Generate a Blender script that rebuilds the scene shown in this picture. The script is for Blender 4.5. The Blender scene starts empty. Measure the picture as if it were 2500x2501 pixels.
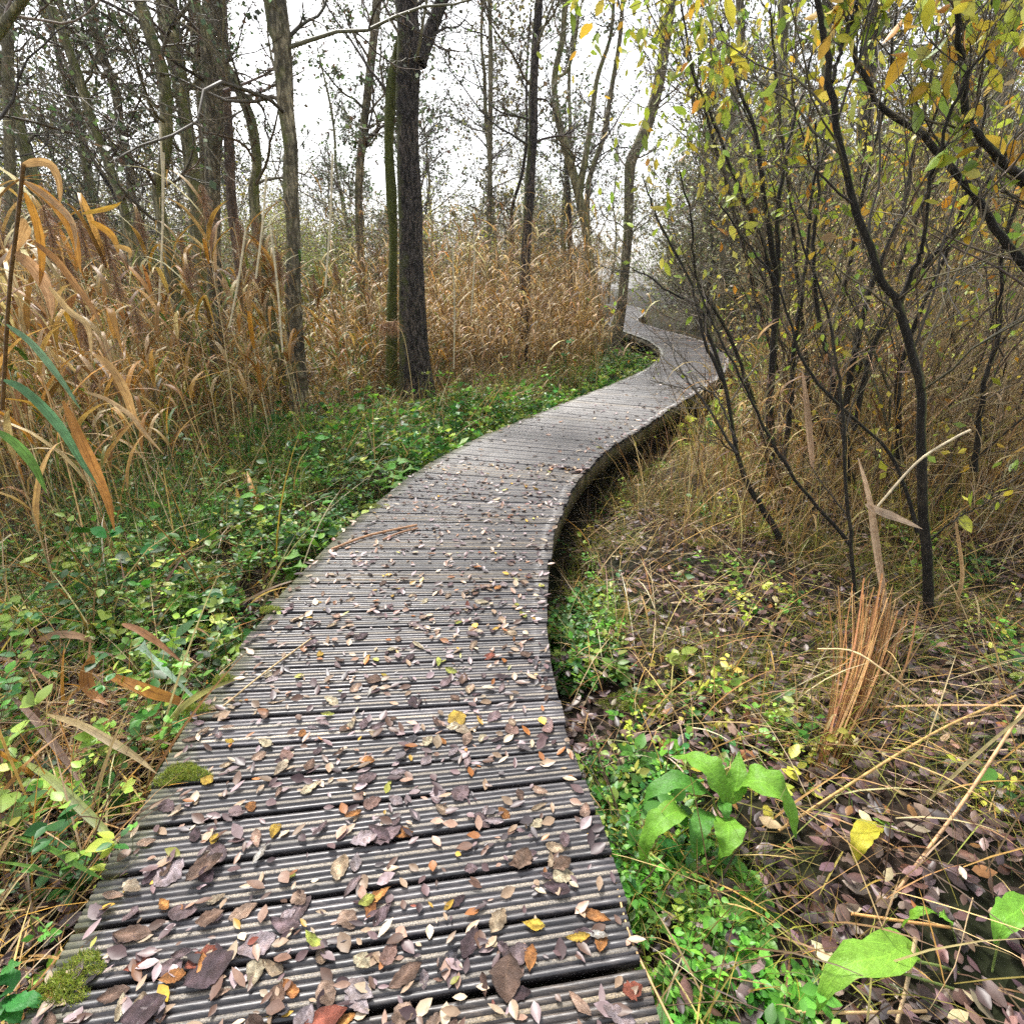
import bpy, math, random
import numpy as np
from mathutils import Matrix, Vector

# ------------------------------------------------------------------ camera, world, sun, exposure
C = bpy.context.scene
PITCH = math.radians(21.669); ROLL = math.radians(-1.0); F = .56; H = 1.55
cam_d = bpy.data.cameras.new('camera'); cam = bpy.data.objects.new('camera', cam_d)
C.collection.objects.link(cam)
cam_d.lens = 36*F; cam_d.sensor_width = 36; cam_d.sensor_fit = 'HORIZONTAL'
cam_d.clip_start = .05; cam_d.clip_end = 600
cam.matrix_world = Matrix.Translation((0, 0, H)) @ Matrix.Rotation(math.pi/2-PITCH, 4, 'X') @ Matrix.Rotation(ROLL, 4, 'Z')
C.camera = cam

SUN_EL, SUN_ROT = math.radians(52), math.radians(-25)
W = bpy.data.worlds.new('World'); C.world = W; W.use_nodes = True
nt = W.node_tree; bg = nt.nodes['Background']
sky = nt.nodes.new('ShaderNodeTexSky'); sky.sky_type = 'NISHITA'; sky.sun_disc = False
sky.sun_elevation = SUN_EL; sky.sun_rotation = SUN_ROT
sky.air_density = 1.0; sky.dust_density = 3.0
hs = nt.nodes.new('ShaderNodeHueSaturation'); hs.inputs['Saturation'].default_value = .22
nt.links.new(sky.outputs[0], hs.inputs['Color']); nt.links.new(hs.outputs[0], bg.inputs[0])
bg.inputs[1].default_value = .10
sd = bpy.data.lights.new('sun', 'SUN'); sd.energy = 1.5; sd.angle = math.radians(10); sd.color = (1, .96, .9)
so = bpy.data.objects.new('sun', sd); C.collection.objects.link(so)
sv = Vector((math.sin(SUN_ROT)*math.cos(SUN_EL), math.cos(SUN_ROT)*math.cos(SUN_EL), math.sin(SUN_EL)))
so.rotation_euler = sv.to_track_quat('Z', 'Y').to_euler()
C.view_settings.view_transform = 'Standard'; C.view_settings.look = 'None'
C.view_settings.exposure = 2.0; C.view_settings.gamma = 1
C.render.engine = 'CYCLES'
C.cycles.use_denoising = False
HAZE = .0004
C.cycles.volume_bounces = 1
C.cycles.max_bounces = 6; C.cycles.diffuse_bounces = 2; C.cycles.glossy_bounces = 2
C.cycles.transmission_bounces = 3; C.cycles.transparent_max_bounces = 4

rng = np.random.default_rng(7); random.seed(7)
col = C.collection

# ------------------------------------------------------------------ helpers
def ray(px, py):
    """direction of the sight line through a point of the 2500 px photograph"""
    u = (px-1250)/2500/F; v = -(py-1250.5)/2500/F
    c, s = math.cos(ROLL), math.sin(ROLL); u, v = c*u-s*v, s*u+c*v
    return np.array([u, math.cos(PITCH)+v*math.sin(PITCH), -math.sin(PITCH)+v*math.cos(PITCH)])
def at_y(px, py, Y):
    d = ray(px, py); return np.array([0, 0, H]) + d*(Y/d[1])
def at_z(px, py, z):
    d = ray(px, py); return np.array([0, 0, H]) + d*((z-H)/d[2])
def depth(p):
    return p[1]*math.cos(PITCH) - (p[2]-H)*math.sin(PITCH)
def mpp(p):
    """metres covered by one photograph pixel at p"""
    return depth(p)/F/2500
def norm(a):
    return a/np.maximum(np.linalg.norm(a, axis=-1, keepdims=True), 1e-9)
def cat(P, n):
    """smooth resampling of a polyline (n points), works on any columns"""
    P = np.asarray(P, float)
    if len(P) == 2:
        return P[0]+(P[1]-P[0])*np.linspace(0, 1, n)[:, None]
    Q = np.vstack([2*P[0]-P[1], P, 2*P[-1]-P[-2]])
    t = np.linspace(0, len(P)-1-1e-6, n); i = t.astype(int); f = (t-i)[:, None]
    a, b, c, d = Q[i], Q[i+1], Q[i+2], Q[i+3]
    return .5*((2*b)+(c-a)*f+(2*a-5*b+4*c-d)*f*f+(3*b-a-3*c+d)*f**3)

class Geo:
    def __init__(s): s.v = []; s.f = {3: [], 4: []}; s.c = []; s.n = 0; s.smooth = False; s.uv = []
    def add(s, V, faces, colr, uv=None):
        V = V.reshape(-1, 3); s.v.append(V)
        s.c.append(np.broadcast_to(colr, (len(V), 3)).reshape(-1, 3) if np.ndim(colr) == 1 else colr.reshape(-1, 3))
        s.uv.append(uv.reshape(-1, 2) if uv is not None else np.zeros((len(V), 2)))
        for k, a in faces.items():
            if len(a): s.f[k].append(a+s.n)
        s.n += len(V)
    def build(s, name, mat, parent=None, loc=None, mesh_only=False):
        me = bpy.data.meshes.new(name)
        V = np.concatenate(s.v).astype(np.float32)
        if loc is not None: V = V-np.asarray(loc, np.float32)
        C_ = np.concatenate(s.c)
        fs = [np.concatenate(a) for a in (s.f[3], s.f[4]) if a]
        me.vertices.add(len(V)); me.vertices.foreach_set('co', V.ravel())
        idx = np.concatenate([f.ravel() for f in fs]).astype(np.int32)
        tot = np.concatenate([np.full(len(f), f.shape[1]) for f in fs]).astype(np.int32)
        st = np.concatenate([[0], np.cumsum(tot)[:-1]]).astype(np.int32)
        me.loops.add(len(idx)); me.loops.foreach_set('vertex_index', idx)
        me.polygons.add(len(tot)); me.polygons.foreach_set('loop_start', st); me.polygons.foreach_set('loop_total', tot)
        if s.smooth: me.polygons.foreach_set('use_smooth', np.ones(len(tot), bool))
        a = me.color_attributes.new('tint', 'FLOAT_COLOR', 'POINT')
        a.data.foreach_set('color', np.c_[C_, np.ones(len(C_))].astype(np.float32).ravel())
        if any(u.any() for u in s.uv):
            U = np.concatenate(s.uv); l = me.uv_layers.new(name='uv'); l.data.foreach_set('uv', U[idx].astype(np.float32).ravel())
        me.update(calc_edges=True); me.validate()
        me.materials.append(mat)
        if mesh_only: return me
        o = bpy.data.objects.new(name, me); col.objects.link(o)
        if parent is not None: o.parent = parent
        elif loc is not None: o.location = loc
        return o

def frame(T):
    up = np.zeros_like(T); up[..., 2] = 1
    par = np.abs(T[..., 2]) > .95; up[par] = (1, 0, 0)
    a = norm(np.cross(T, up)); b = np.cross(T, a); return a, b
def tangents(P):
    T = np.empty_like(P); T[:, 1:-1] = P[:, 2:]-P[:, :-2]; T[:, 0] = P[:, 1]-P[:, 0]; T[:, -1] = P[:, -1]-P[:, -2]
    return norm(T)
def tubes(g, P, R, S, colr):
    """N tapered tubes; P (N,K,3), R (N,K), colr (N,3)"""
    N, K = R.shape; T = tangents(P)
    a, b = frame(norm(T.mean(1))[:, None].repeat(K, 1))
    th = np.arange(S)*2*np.pi/S
    V = P[:, :, None]+R[:, :, None, None]*(np.cos(th)[None, None, :, None]*a[:, :, None]+np.sin(th)[None, None, :, None]*b[:, :, None])
    n, k, j = np.meshgrid(np.arange(N), np.arange(K-1), np.arange(S), indexing='ij')
    base = (n*K+k)*S; j2 = (j+1) % S
    q = np.stack([base+j, base+j2, base+S+j2, base+S+j], -1).reshape(-1, 4)
    g.add(V, {4: q}, np.broadcast_to(np.asarray(colr)[:, None, None], (N, K, S, 3)))
def ribbons(g, P, Wd, side, colr, fold=.25):
    """N blades of K stations with a folded midrib; colr (N,3) or (N,K,3)"""
    N, K = Wd.shape
    if side.ndim == 2: side = side[:, None].repeat(K, 1)
    T = tangents(P); side = norm(side-T*(side*T).sum(-1, keepdims=True)); nn = np.cross(T, side)
    L = P-side*Wd[..., None]*.5+nn*Wd[..., None]*fold*.5; R_ = P+side*Wd[..., None]*.5+nn*Wd[..., None]*fold*.5
    V = np.stack([L, P, R_], 2)
    n, k, j = np.meshgrid(np.arange(N), np.arange(K-1), np.arange(2), indexing='ij')
    b = (n*K+k)*3+j
    q = np.stack([b, b+1, b+4, b+3], -1).reshape(-1, 4)
    if colr.ndim == 2: colr = colr[:, None].repeat(K, 1)
    uv = np.empty((N, K, 3, 2)); uv[..., 0] = np.array([0, .5, 1]); uv[..., 1] = np.linspace(0, 1, K)[None, :, None]
    g.add(V, {4: q}, np.broadcast_to(colr[:, :, None], (N, K, 3, 3)), uv)
def leaves(g, B, D, L, Wd, colr, nrm=None, fold=.3, droop=0.):
    """N pointed leaves: base B, direction D, length L, width Wd"""
    N = len(B); D = norm(D)
    if nrm is None: nrm = norm(rng.normal(size=(N, 3))+np.array([0, 0, .8]))
    s = norm(np.cross(D, nrm)); n2 = np.cross(s, D)
    L = L[:, None]; Wd = Wd[:, None]
    def pt(t, w, h): return B+D*L*t+s*Wd*w+n2*(Wd*h-droop*L*t*t)
    V = np.stack([pt(0, 0, 0), pt(.22, -.38, fold*.4), pt(.22, .38, fold*.4), pt(.5, -.5, fold*.5), pt(.5, 0, 0), pt(.5, .5, fold*.5),
                  pt(.8, -.27, fold*.3), pt(.8, .27, fold*.3), pt(1, 0, 0), pt(.22, 0, 0), pt(.8, 0, 0)], 1)
    o = np.arange(N)[:, None]*11
    q = np.concatenate([o+np.array(a) for a in ([9, 1, 3, 4], [9, 4, 5, 2], [4, 3, 6, 10], [4, 10, 7, 5])])
    t = np.concatenate([o+np.array(a) for a in ([0, 1, 9], [0, 9, 2], [6, 8, 10], [10, 8, 7])])
    g.add(V, {3: t, 4: q}, np.broadcast_to(colr[:, None], (N, 11, 3)))
def lite(g, B, D, L, Wd, colr):
    """N far leaves: a bent four-cornered blade each"""
    N = len(B); D = norm(D); nrm = norm(rng.normal(size=(N, 3))); s = norm(np.cross(D, nrm)); n2 = np.cross(s, D)
    L = L[:, None]; Wd = Wd[:, None]
    V = np.stack([B, B+D*L*.5-s*Wd*.5+n2*Wd*.12, B+D*L, B+D*L*.5+s*Wd*.5+n2*Wd*.12], 1)
    o = np.arange(N)[:, None]*4
    g.add(V, {3: np.concatenate([o+np.array([0, 1, 2]), o+np.array([0, 2, 3])])}, np.broadcast_to(colr[:, None], (N, 4, 3)))
def pick(pal, n, jit=.18, w=None):
    pal = np.array(pal, float); i = rng.choice(len(pal), n, p=w)
    return np.clip(pal[i]*np.exp(rng.normal(0, jit, (n, 1)))*np.exp(rng.normal(0, jit*.3, (n, 3))), .003, .9)
def grow(B, D, L, R0, K=6, wander=.16, up=.05, taper=.25):
    N = len(B); P = np.empty((N, K, 3)); P[:, 0] = B; d = norm(D)
    for k in range(1, K):
        d = norm(d+rng.normal(0, wander, (N, 3))+np.array([0, 0, up])); P[:, k] = P[:, k-1]+d*(L/(K-1))[:, None]
    R = R0[:, None]*np.linspace(1, taper, K)[None]
    return P, R
def spawn(P, R, m, t0=.2, t1=1., a0=.5, a1=1.1, lr=.5, lj=.35, rr=.6):
    N, K = R.shape; par = np.repeat(np.arange(N), m); M = N*m
    t = rng.uniform(t0, t1, M)*(K-1); i = np.minimum(t.astype(int), K-2); f = (t-i)[:, None]
    B = P[par, i]*(1-f)+P[par, i+1]*f; T = norm(P[par, i+1]-P[par, i])
    r = (R[par, i]*(1-f[:, 0])+R[par, i+1]*f[:, 0])*rr
    q = norm(np.cross(T, rng.normal(size=(M, 3)))); a = rng.uniform(a0, a1, M)[:, None]
    L = np.linalg.norm(np.diff(P, axis=1), axis=2).sum(1)[par]*lr*np.exp(rng.normal(0, lj, M))*(1.15-.6*t/(K-1))
    return B, norm(np.cos(a)*T+np.sin(a)*q), L, r
def blades(g, B, Hh, lean, Wd, colr, K=5, bend=.5, az=None):
    """N grass blades rooted at B that lean and bend over"""
    N = len(B); az = rng.uniform(0, 2*np.pi, N) if az is None else az
    dh = np.stack([np.cos(az), np.sin(az), np.zeros(N)], -1); side = np.stack([-np.sin(az+.6), np.cos(az+.6), np.zeros(N)], -1)
    P = np.empty((N, K, 3)); P[:, 0] = B; ang = lean.copy(); b = bend*rng.uniform(.2, 1.6, N)
    for k in range(1, K):
        P[:, k] = P[:, k-1]+(np.cos(ang)[:, None]*np.array([0, 0, 1])+np.sin(ang)[:, None]*dh)*(Hh/(K-1))[:, None]
        ang = np.minimum(ang+b/(K-1), 2.6)
    prof = np.interp(np.linspace(0, 1, K), [0, .3, .7, 1], [.6, 1, .75, .06])
    ribbons(g, P, Wd[:, None]*prof[None], side, colr)

def tag(o, label=None, cat_=None, group=None, kind=None):
    if label: o['label'] = label
    if cat_: o['category'] = cat_
    if group: o['group'] = group
    if kind: o['kind'] = kind
    return o
def empty(name, loc, label, cat_, group=None):
    o = bpy.data.objects.new(name, None); col.objects.link(o); o.location = [float(v) for v in loc]; o.empty_display_size = .1
    return tag(o, label, cat_, group)

# ------------------------------------------------------------------ materials
def mat(name):
    m = bpy.data.materials.new(name); m.use_nodes = True
    n = m.node_tree.nodes; n.clear(); return m, n, m.node_tree.links
def ramp(n, stops):
    r = n.new('ShaderNodeValToRGB'); e = r.color_ramp.elements
    while len(e) < len(stops): e.new(.5)
    for x, (p, c) in zip(e, stops): x.position = p; x.color = (*c, 1) if len(c) == 3 else c
    return r
def noise(n, l, scale, detail=4, vec=None, rough=.6):
    t = n.new('ShaderNodeTexNoise'); t.inputs['Scale'].default_value = scale; t.inputs['Detail'].default_value = detail
    t.inputs['Roughness'].default_value = rough
    if vec is not None: l.new(vec, t.inputs['Vector'])
    return t
def mixc(n, l, fac, a, b, mode='MIX'):
    x = n.new('ShaderNodeMix'); x.data_type = 'RGBA'; x.blend_type = mode
    for s, v in ((0, fac), (6, a), (7, b)):
        if hasattr(v, 'is_output'): l.new(v, x.inputs[s])
        elif s == 0: x.inputs[0].default_value = v
        else: x.inputs[s].default_value = (*v, 1)
    return x.outputs[2]
def leaf_mat(name, trans=.35, rough=.45, spots=0., veins=False, spec=.4, sc=38):
    m, n, l = mat(name); out = n.new('ShaderNodeOutputMaterial')
    a = n.new('ShaderNodeAttribute'); a.attribute_name = 'tint'; c = a.outputs['Color']
    tc = n.new('ShaderNodeTexCoord')
    if spots:
        t = noise(n, l, sc, 3, tc.outputs['Object']); r = ramp(n, [(.42, (1, 1, 1)), (.62, (.5, .42, .35))]); l.new(t.outputs[0], r.inputs[0])
        c = mixc(n, l, spots, c, r.outputs[0], 'MULTIPLY')
        if not veins:
            mu = n.new('ShaderNodeMapping'); mu.inputs['Scale'].default_value = (7, 1.6, 1); l.new(tc.outputs['UV'], mu.inputs[0]); mo = n.new('ShaderNodeVectorMath'); mo.operation = 'ADD'
            l.new(mu.outputs[0], mo.inputs[0]); l.new(c, mo.inputs[1]); sn = noise(n, l, 1.6, 4, mo.outputs[0]); r2 = ramp(n, [(.35, (.5, .42, .36)), (.6, (1.25, 1.2, 1.15))]); l.new(sn.outputs[0], r2.inputs[0])
            c = mixc(n, l, .8, c, r2.outputs[0], 'MULTIPLY')
    b = n.new('ShaderNodeBsdfPrincipled'); b.inputs['Roughness'].default_value = rough; b.inputs['Specular IOR Level'].default_value = spec
    if veins:
        sx = n.new('ShaderNodeSeparateXYZ'); l.new(tc.outputs['UV'], sx.inputs[0])
        def mth(op, x, y=None, z=None):
            q = n.new('ShaderNodeMath'); q.operation = op
            for i, v in enumerate((x, y, z)):
                if v is None: continue
                if hasattr(v, 'is_output'): l.new(v, q.inputs[i])
                else: q.inputs[i].default_value = v
            return q.outputs[0]
        u = mth('ABSOLUTE', mth('SUBTRACT', sx.outputs[0], .5))
        ph = mth('FRACT', mth('MULTIPLY', mth('SUBTRACT', sx.outputs[1], mth('MULTIPLY', u, .5)), 9.))
        vein = mth('MAXIMUM', mth('LESS_THAN', ph, .14), mth('LESS_THAN', u, .035))
        c = mixc(n, l, mth('MULTIPLY', vein, .35), c, mixc(n, l, 1., c, (1.7, 1.7, 1.5), 'MULTIPLY'))
        bp = n.new('ShaderNodeBump'); bp.inputs['Strength'].default_value = .5; bp.inputs['Distance'].default_value = .002
        bn = noise(n, l, 55, 3, tc.outputs['Object']); bp.inputs['Strength'].default_value = .8; bp.inputs['Distance'].default_value = .004
        l.new(mth('SUBTRACT', mth('ADD', mth('MULTIPLY', ph, .6), mth('MULTIPLY', bn.outputs[0], 1.6)), vein), bp.inputs['Height']); l.new(bp.outputs[0], b.inputs['Normal'])
    l.new(c, b.inputs['Base Color'])
    tr = n.new('ShaderNodeBsdfTranslucent'); l.new(c, tr.inputs[0])
    mx = n.new('ShaderNodeMixShader'); mx.inputs[0].default_value = trans
    l.new(b.outputs[0], mx.inputs[1]); l.new(tr.outputs[0], mx.inputs[2]); l.new(mx.outputs[0], out.inputs[0]); return m
def bark_mat(name, dark, light, moss=.3, side=-.6, scale=1., bump=.9):
    m, n, l = mat(name); out = n.new('ShaderNodeOutputMaterial'); tc = n.new('ShaderNodeTexCoord')
    mp = n.new('ShaderNodeMapping'); mp.inputs['Scale'].default_value = (1, 1, .3); l.new(tc.outputs['Object'], mp.inputs[0])
    v = n.new('ShaderNodeTexVoronoi'); v.feature = 'F1'; v.inputs['Scale'].default_value = 32*scale; v.inputs['Randomness'].default_value = 1
    nz = noise(n, l, 24*scale, 8, mp.outputs[0], .7)
    wp = mixc(n, l, .12, mp.outputs[0], nz.outputs[1]); l.new(wp, v.inputs['Vector'])
    hgt = n.new('ShaderNodeMath'); hgt.operation = 'MULTIPLY'; l.new(v.outputs[0], hgt.inputs[0]); l.new(nz.outputs[0], hgt.inputs[1])
    r = ramp(n, [(.03, light), (.17, tuple(.5*a+.5*b for a, b in zip(light, dark))), (.3, dark)]); l.new(hgt.outputs[0], r.inputs[0])
    pn = noise(n, l, 3.1, 4, tc.outputs['Object']); r3 = ramp(n, [(.35, (.55, .55, .55)), (.7, (1.35, 1.28, 1.15))]); l.new(pn.outputs[0], r3.inputs[0])
    c = mixc(n, l, 1., r.outputs[0], r3.outputs[0], 'MULTIPLY')
    ge = n.new('ShaderNodeNewGeometry'); sx = n.new('ShaderNodeSeparateXYZ'); l.new(ge.outputs['Normal'], sx.inputs[0])
    ma = n.new('ShaderNodeMath'); ma.operation = 'MULTIPLY_ADD'; l.new(sx.outputs[0], ma.inputs[0]); ma.inputs[1].default_value = side*.35
    mn = noise(n, l, 5, 6, tc.outputs['Object']); l.new(mn.outputs[0], ma.inputs[2])
    rm = ramp(n, [(.72-moss*.35, (0, 0, 0)), (.95-moss*.35, (.85, .85, .85))]); l.new(ma.outputs[0], rm.inputs[0])
    mossc = mixc(n, l, nz.outputs[0], (.05, .062, .014), (.24, .27, .06))
    c = mixc(n, l, rm.outputs[0], c, mossc)
    b = n.new('ShaderNodeBsdfPrincipled'); b.inputs['Roughness'].default_value = .75; b.inputs['Specular IOR Level'].default_value = .35; l.new(c, b.inputs['Base Color'])
    bp = n.new('ShaderNodeBump'); bp.inputs['Strength'].default_value = bump; bp.inputs['Distance'].default_value = .035; bp.invert = True
    l.new(hgt.outputs[0], bp.inputs['Height']); l.new(bp.outputs[0], b.inputs['Normal']); l.new(b.outputs[0], out.inputs[0]); return m
def twig_mat(name, rough=.6):
    m, n, l = mat(name); out = n.new('ShaderNodeOutputMaterial'); a = n.new('ShaderNodeAttribute'); a.attribute_name = 'tint'
    tc = n.new('ShaderNodeTexCoord'); t = noise(n, l, 30, 3, tc.outputs['Object']); r = ramp(n, [(.3, (.6, .6, .6)), (.7, (1.4, 1.35, 1.2))]); l.new(t.outputs[0], r.inputs[0])
    b = n.new('ShaderNodeBsdfPrincipled'); b.inputs['Roughness'].default_value = rough; b.inputs['Specular IOR Level'].default_value = .4
    l.new(mixc(n, l, 1., a.outputs['Color'], r.outputs[0], 'MULTIPLY'), b.inputs['Base Color']); l.new(b.outputs[0], out.inputs[0]); return m
def deck_mat(name, grit=False):
    m, n, l = mat(name); out = n.new('ShaderNodeOutputMaterial'); tc = n.new('ShaderNodeTexCoord')
    a = n.new('ShaderNodeAttribute'); a.attribute_name = 'tint'
    mp = n.new('ShaderNodeMapping'); mp.inputs['Scale'].default_value = (1, 9, 4); l.new(tc.outputs['Object'], mp.inputs[0])
    g1 = noise(n, l, 14, 8, mp.outputs[0], .7); big = noise(n, l, 2.3, 4, tc.outputs['Object'])
    b = n.new('ShaderNodeBsdfPrincipled')
    if grit:
        gr = noise(n, l, 260, 2, tc.outputs['Object'], .8)
        r = ramp(n, [(.35, (.05, .045, .045)), (.5, (.17, .145, .11)), (.68, (.38, .33, .26))]); l.new(gr.outputs[0], r.inputs[0])
        fine = gr.outputs[0]; c = r.outputs[0]
        wr = ramp(n, [(.38, (0, 0, 0)), (.5, (1, 1, 1))]); wn = noise(n, l, 7, 5, tc.outputs['Object']); l.new(wn.outputs[0], wr.inputs[0])
        c = mixc(n, l, wr.outputs[0], (.09, .083, .075), c)
        b.inputs['Roughness'].default_value = .6
    else:
        r = ramp(n, [(.3, (.012, .011, .012)), (.5, (.04, .037, .041)), (.72, (.125, .108, .1))]); l.new(g1.outputs[0], r.inputs[0])
        c = r.outputs[0]; fine = g1.outputs[0]
        rr = ramp(n, [(.35, (.3, .3, .3)), (.7, (.65, .65, .65))]); l.new(big.outputs[0], rr.inputs[0]); l.new(rr.outputs[0], b.inputs['Roughness'])
    c = mixc(n, l, 1., c, a.outputs['Color'], 'MULTIPLY')
    # green algae towards the plank ends (UV.x carries the distance from the end)
    sx = n.new('ShaderNodeSeparateXYZ'); l.new(tc.outputs['UV'], sx.inputs[0])
    ma = n.new('ShaderNodeMath'); ma.operation = 'MULTIPLY_ADD'; l.new(sx.outputs[0], ma.inputs[0]); ma.inputs[1].default_value = -1.5
    an = noise(n, l, 4, 6, tc.outputs['Object'], .7); l.new(an.outputs[0], ma.inputs[2])
    ra = ramp(n, [(.3, (0, 0, 0)), (.62, (1, 1, 1))]); l.new(ma.outputs[0], ra.inputs[0])
    c = mixc(n, l, ra.outputs[0], c, mixc(n, l, fine, (.05, .055, .03), (.17, .17, .08)))
    l.new(c, b.inputs['Base Color']); b.inputs['Specular IOR Level'].default_value = .7; b.inputs['Coat Weight'].default_value = .1 if grit else .4; b.inputs['Coat Roughness'].default_value = .32; b.inputs['Coat IOR'].default_value = 1.45
    bp = n.new('ShaderNodeBump'); bp.inputs['Strength'].default_value = .5; bp.inputs['Distance'].default_value = .003
    l.new(fine, bp.inputs['Height']); l.new(bp.outputs[0], b.inputs['Normal']); l.new(b.outputs[0], out.inputs[0]); return m
def board_mat(name):
    m, n, l = mat(name); out = n.new('ShaderNodeOutputMaterial'); tc = n.new('ShaderNodeTexCoord')
    mp = n.new('ShaderNodeMapping'); mp.inputs['Scale'].default_value = (9, 9, 1.2); l.new(tc.outputs['Object'], mp.inputs[0])
    t = noise(n, l, 2.2, 6, mp.outputs[0], .7); r = ramp(n, [(.34, (.022, .019, .014)), (.5, (.09, .075, .045)), (.72, (.27, .23, .15))]); l.new(t.outputs[0], r.inputs[0])
    t2 = noise(n, l, 9, 5, tc.outputs['Object']); r2 = ramp(n, [(.5, (0, 0, 0)), (.66, (1, 1, 1))]); l.new(t2.outputs[0], r2.inputs[0])
    c = mixc(n, l, r2.outputs[0], r.outputs[0], (.075, .085, .025))
    b = n.new('ShaderNodeBsdfPrincipled'); b.inputs['Roughness'].default_value = .6; l.new(c, b.inputs['Base Color'])
    bp = n.new('ShaderNodeBump'); bp.inputs['Strength'].default_value = .6; bp.inputs['Distance'].default_value = .006; l.new(t.outputs[0], bp.inputs['Height']); l.new(bp.outputs[0], b.inputs['Normal'])
    l.new(b.outputs[0], out.inputs[0]); return m
def soil_mat():
    m, n, l = mat('soil'); out = n.new('ShaderNodeOutputMaterial'); tc = n.new('ShaderNodeTexCoord')
    v = n.new('ShaderNodeTexVoronoi'); v.inputs['Scale'].default_value = 22; l.new(tc.outputs['Object'], v.inputs[0])
    r = ramp(n, [(0, (.008, .006, .004)), (.45, (.018, .012, .008)), (.8, (.04, .026, .018)), (1, (.012, .014, .005))]); l.new(v.outputs['Color'], r.inputs[0])
    t = noise(n, l, 1.7, 5, tc.outputs['Object']); r2 = ramp(n, [(.45, (0, 0, 0)), (.6, (1, 1, 1))]); l.new(t.outputs[0], r2.inputs[0])
    c = mixc(n, l, r2.outputs[0], r.outputs[0], (.014, .017, .006))
    b = n.new('ShaderNodeBsdfPrincipled'); b.inputs['Roughness'].default_value = .85; b.inputs['Specular IOR Level'].default_value = .15; l.new(c, b.inputs['Base Color'])
    bp = n.new('ShaderNodeBump'); bp.inputs['Strength'].default_value = 1; bp.inputs['Distance'].default_value = .03; l.new(v.outputs[0], bp.inputs['Height']); l.new(bp.outputs[0], b.inputs['Normal'])
    l.new(b.outputs[0], out.inputs[0]); return m
def water_mat():
    m, n, l = mat('water'); out = n.new('ShaderNodeOutputMaterial'); tc = n.new('ShaderNodeTexCoord')
    b = n.new('ShaderNodeBsdfPrincipled'); b.inputs['Base Color'].default_value = (.012, .012, .008, 1); b.inputs['Roughness'].default_value = .04
    t = noise(n, l, 9, 2, tc.outputs['Object']); bp = n.new('ShaderNodeBump'); bp.inputs['Strength'].default_value = .25; bp.inputs['Distance'].default_value = .01
    l.new(t.outputs[0], bp.inputs['Height']); l.new(bp.outputs[0], b.inputs['Normal']); l.new(b.outputs[0], out.inputs[0]); return m

M_leaf = leaf_mat('foliage', .38, .42); M_blade = leaf_mat('dry_blade', .3, .5, spots=.45)
M_litter = leaf_mat('dead_leaf', .1, .4, spots=.7, veins=True, spec=.45, sc=4); M_broad = leaf_mat('broad_leaf', .35, .5, spots=.35, veins=True, spec=.3)
M_litter_far = leaf_mat('litter_leaf', .12, .4, spots=.4); M_twig = twig_mat('twig')
M_bark = bark_mat('bark_dark', (.018, .015, .013), (.30, .25, .23), .25, -.9, 1.5, 1.)
M_bark2 = bark_mat('bark_olive', (.13, .12, .07), (.5, .46, .28), .6, .5, .9)
M_bark3 = bark_mat('bark_grey', (.11, .095, .065), (.52, .46, .33), .5, -.4, .9)
M_bark4 = bark_mat('bark_pale', (.15, .13, .08), (.45, .42, .28), .4, .2, 1.2)
M_bark5 = bark_mat('bark_pink', (.12, .085, .065), (.34, .26, .21), .1, .2, 1.)
M_mossy = bark_mat('bark_mossy', (.08, .09, .02), (.26, .28, .07), .95, -.5, 1.5)
M_shrub = bark_mat('bark_shrub', (.013, .011, .009), (.07, .06, .045), .36, .9, 2., .5)
M_deck = deck_mat('deck_wood'); M_grit = deck_mat('deck_grit', True); M_board = board_mat('deck_board')

# palettes (real surface colours)
STRAW = [(.55, .40, .15), (.66, .51, .24), (.42, .27, .09), (.24, .14, .05), (.56, .36, .09), (.72, .6, .38), (.12, .07, .03)]
ORANGE = [(.55, .31, .05), (.6, .4, .12), (.42, .22, .05), (.68, .5, .24), (.3, .16, .05)]
GRASSG = [(.12, .22, .03), (.2, .28, .04), (.08, .16, .03), (.3, .31, .06), (.24, .2, .06), (.38, .28, .09)]
HERB = [(.07, .21, .025), (.13, .33, .04), (.035, .12, .015), (.22, .38, .05), (.32, .38, .06), (.05, .16, .04)]
CROWN = [(.07, .1, .05), (.11, .17, .06), (.14, .2, .09), (.06, .07, .04), (.2, .25, .16), (.12, .08, .05)]
YELL = [(.42, .46, .05), (.34, .42, .05), (.55, .47, .06), (.6, .38, .04), (.2, .29, .04), (.55, .26, .03), (.62, .57, .1)]
MAUVE = [(.15, .105, .115), (.22, .15, .155), (.085, .06, .062), (.24, .15, .13), (.34, .26, .26), (.3, .23, .18), (.14, .075, .05), (.4, .2, .07), (.45, .36, .22)]
MW = [.2, .2, .17, .12, .1, .06, .08, .03, .04]
TWIG = [(.08, .066, .05), (.13, .105, .075), (.05, .04, .032), (.17, .14, .09)]

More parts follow.
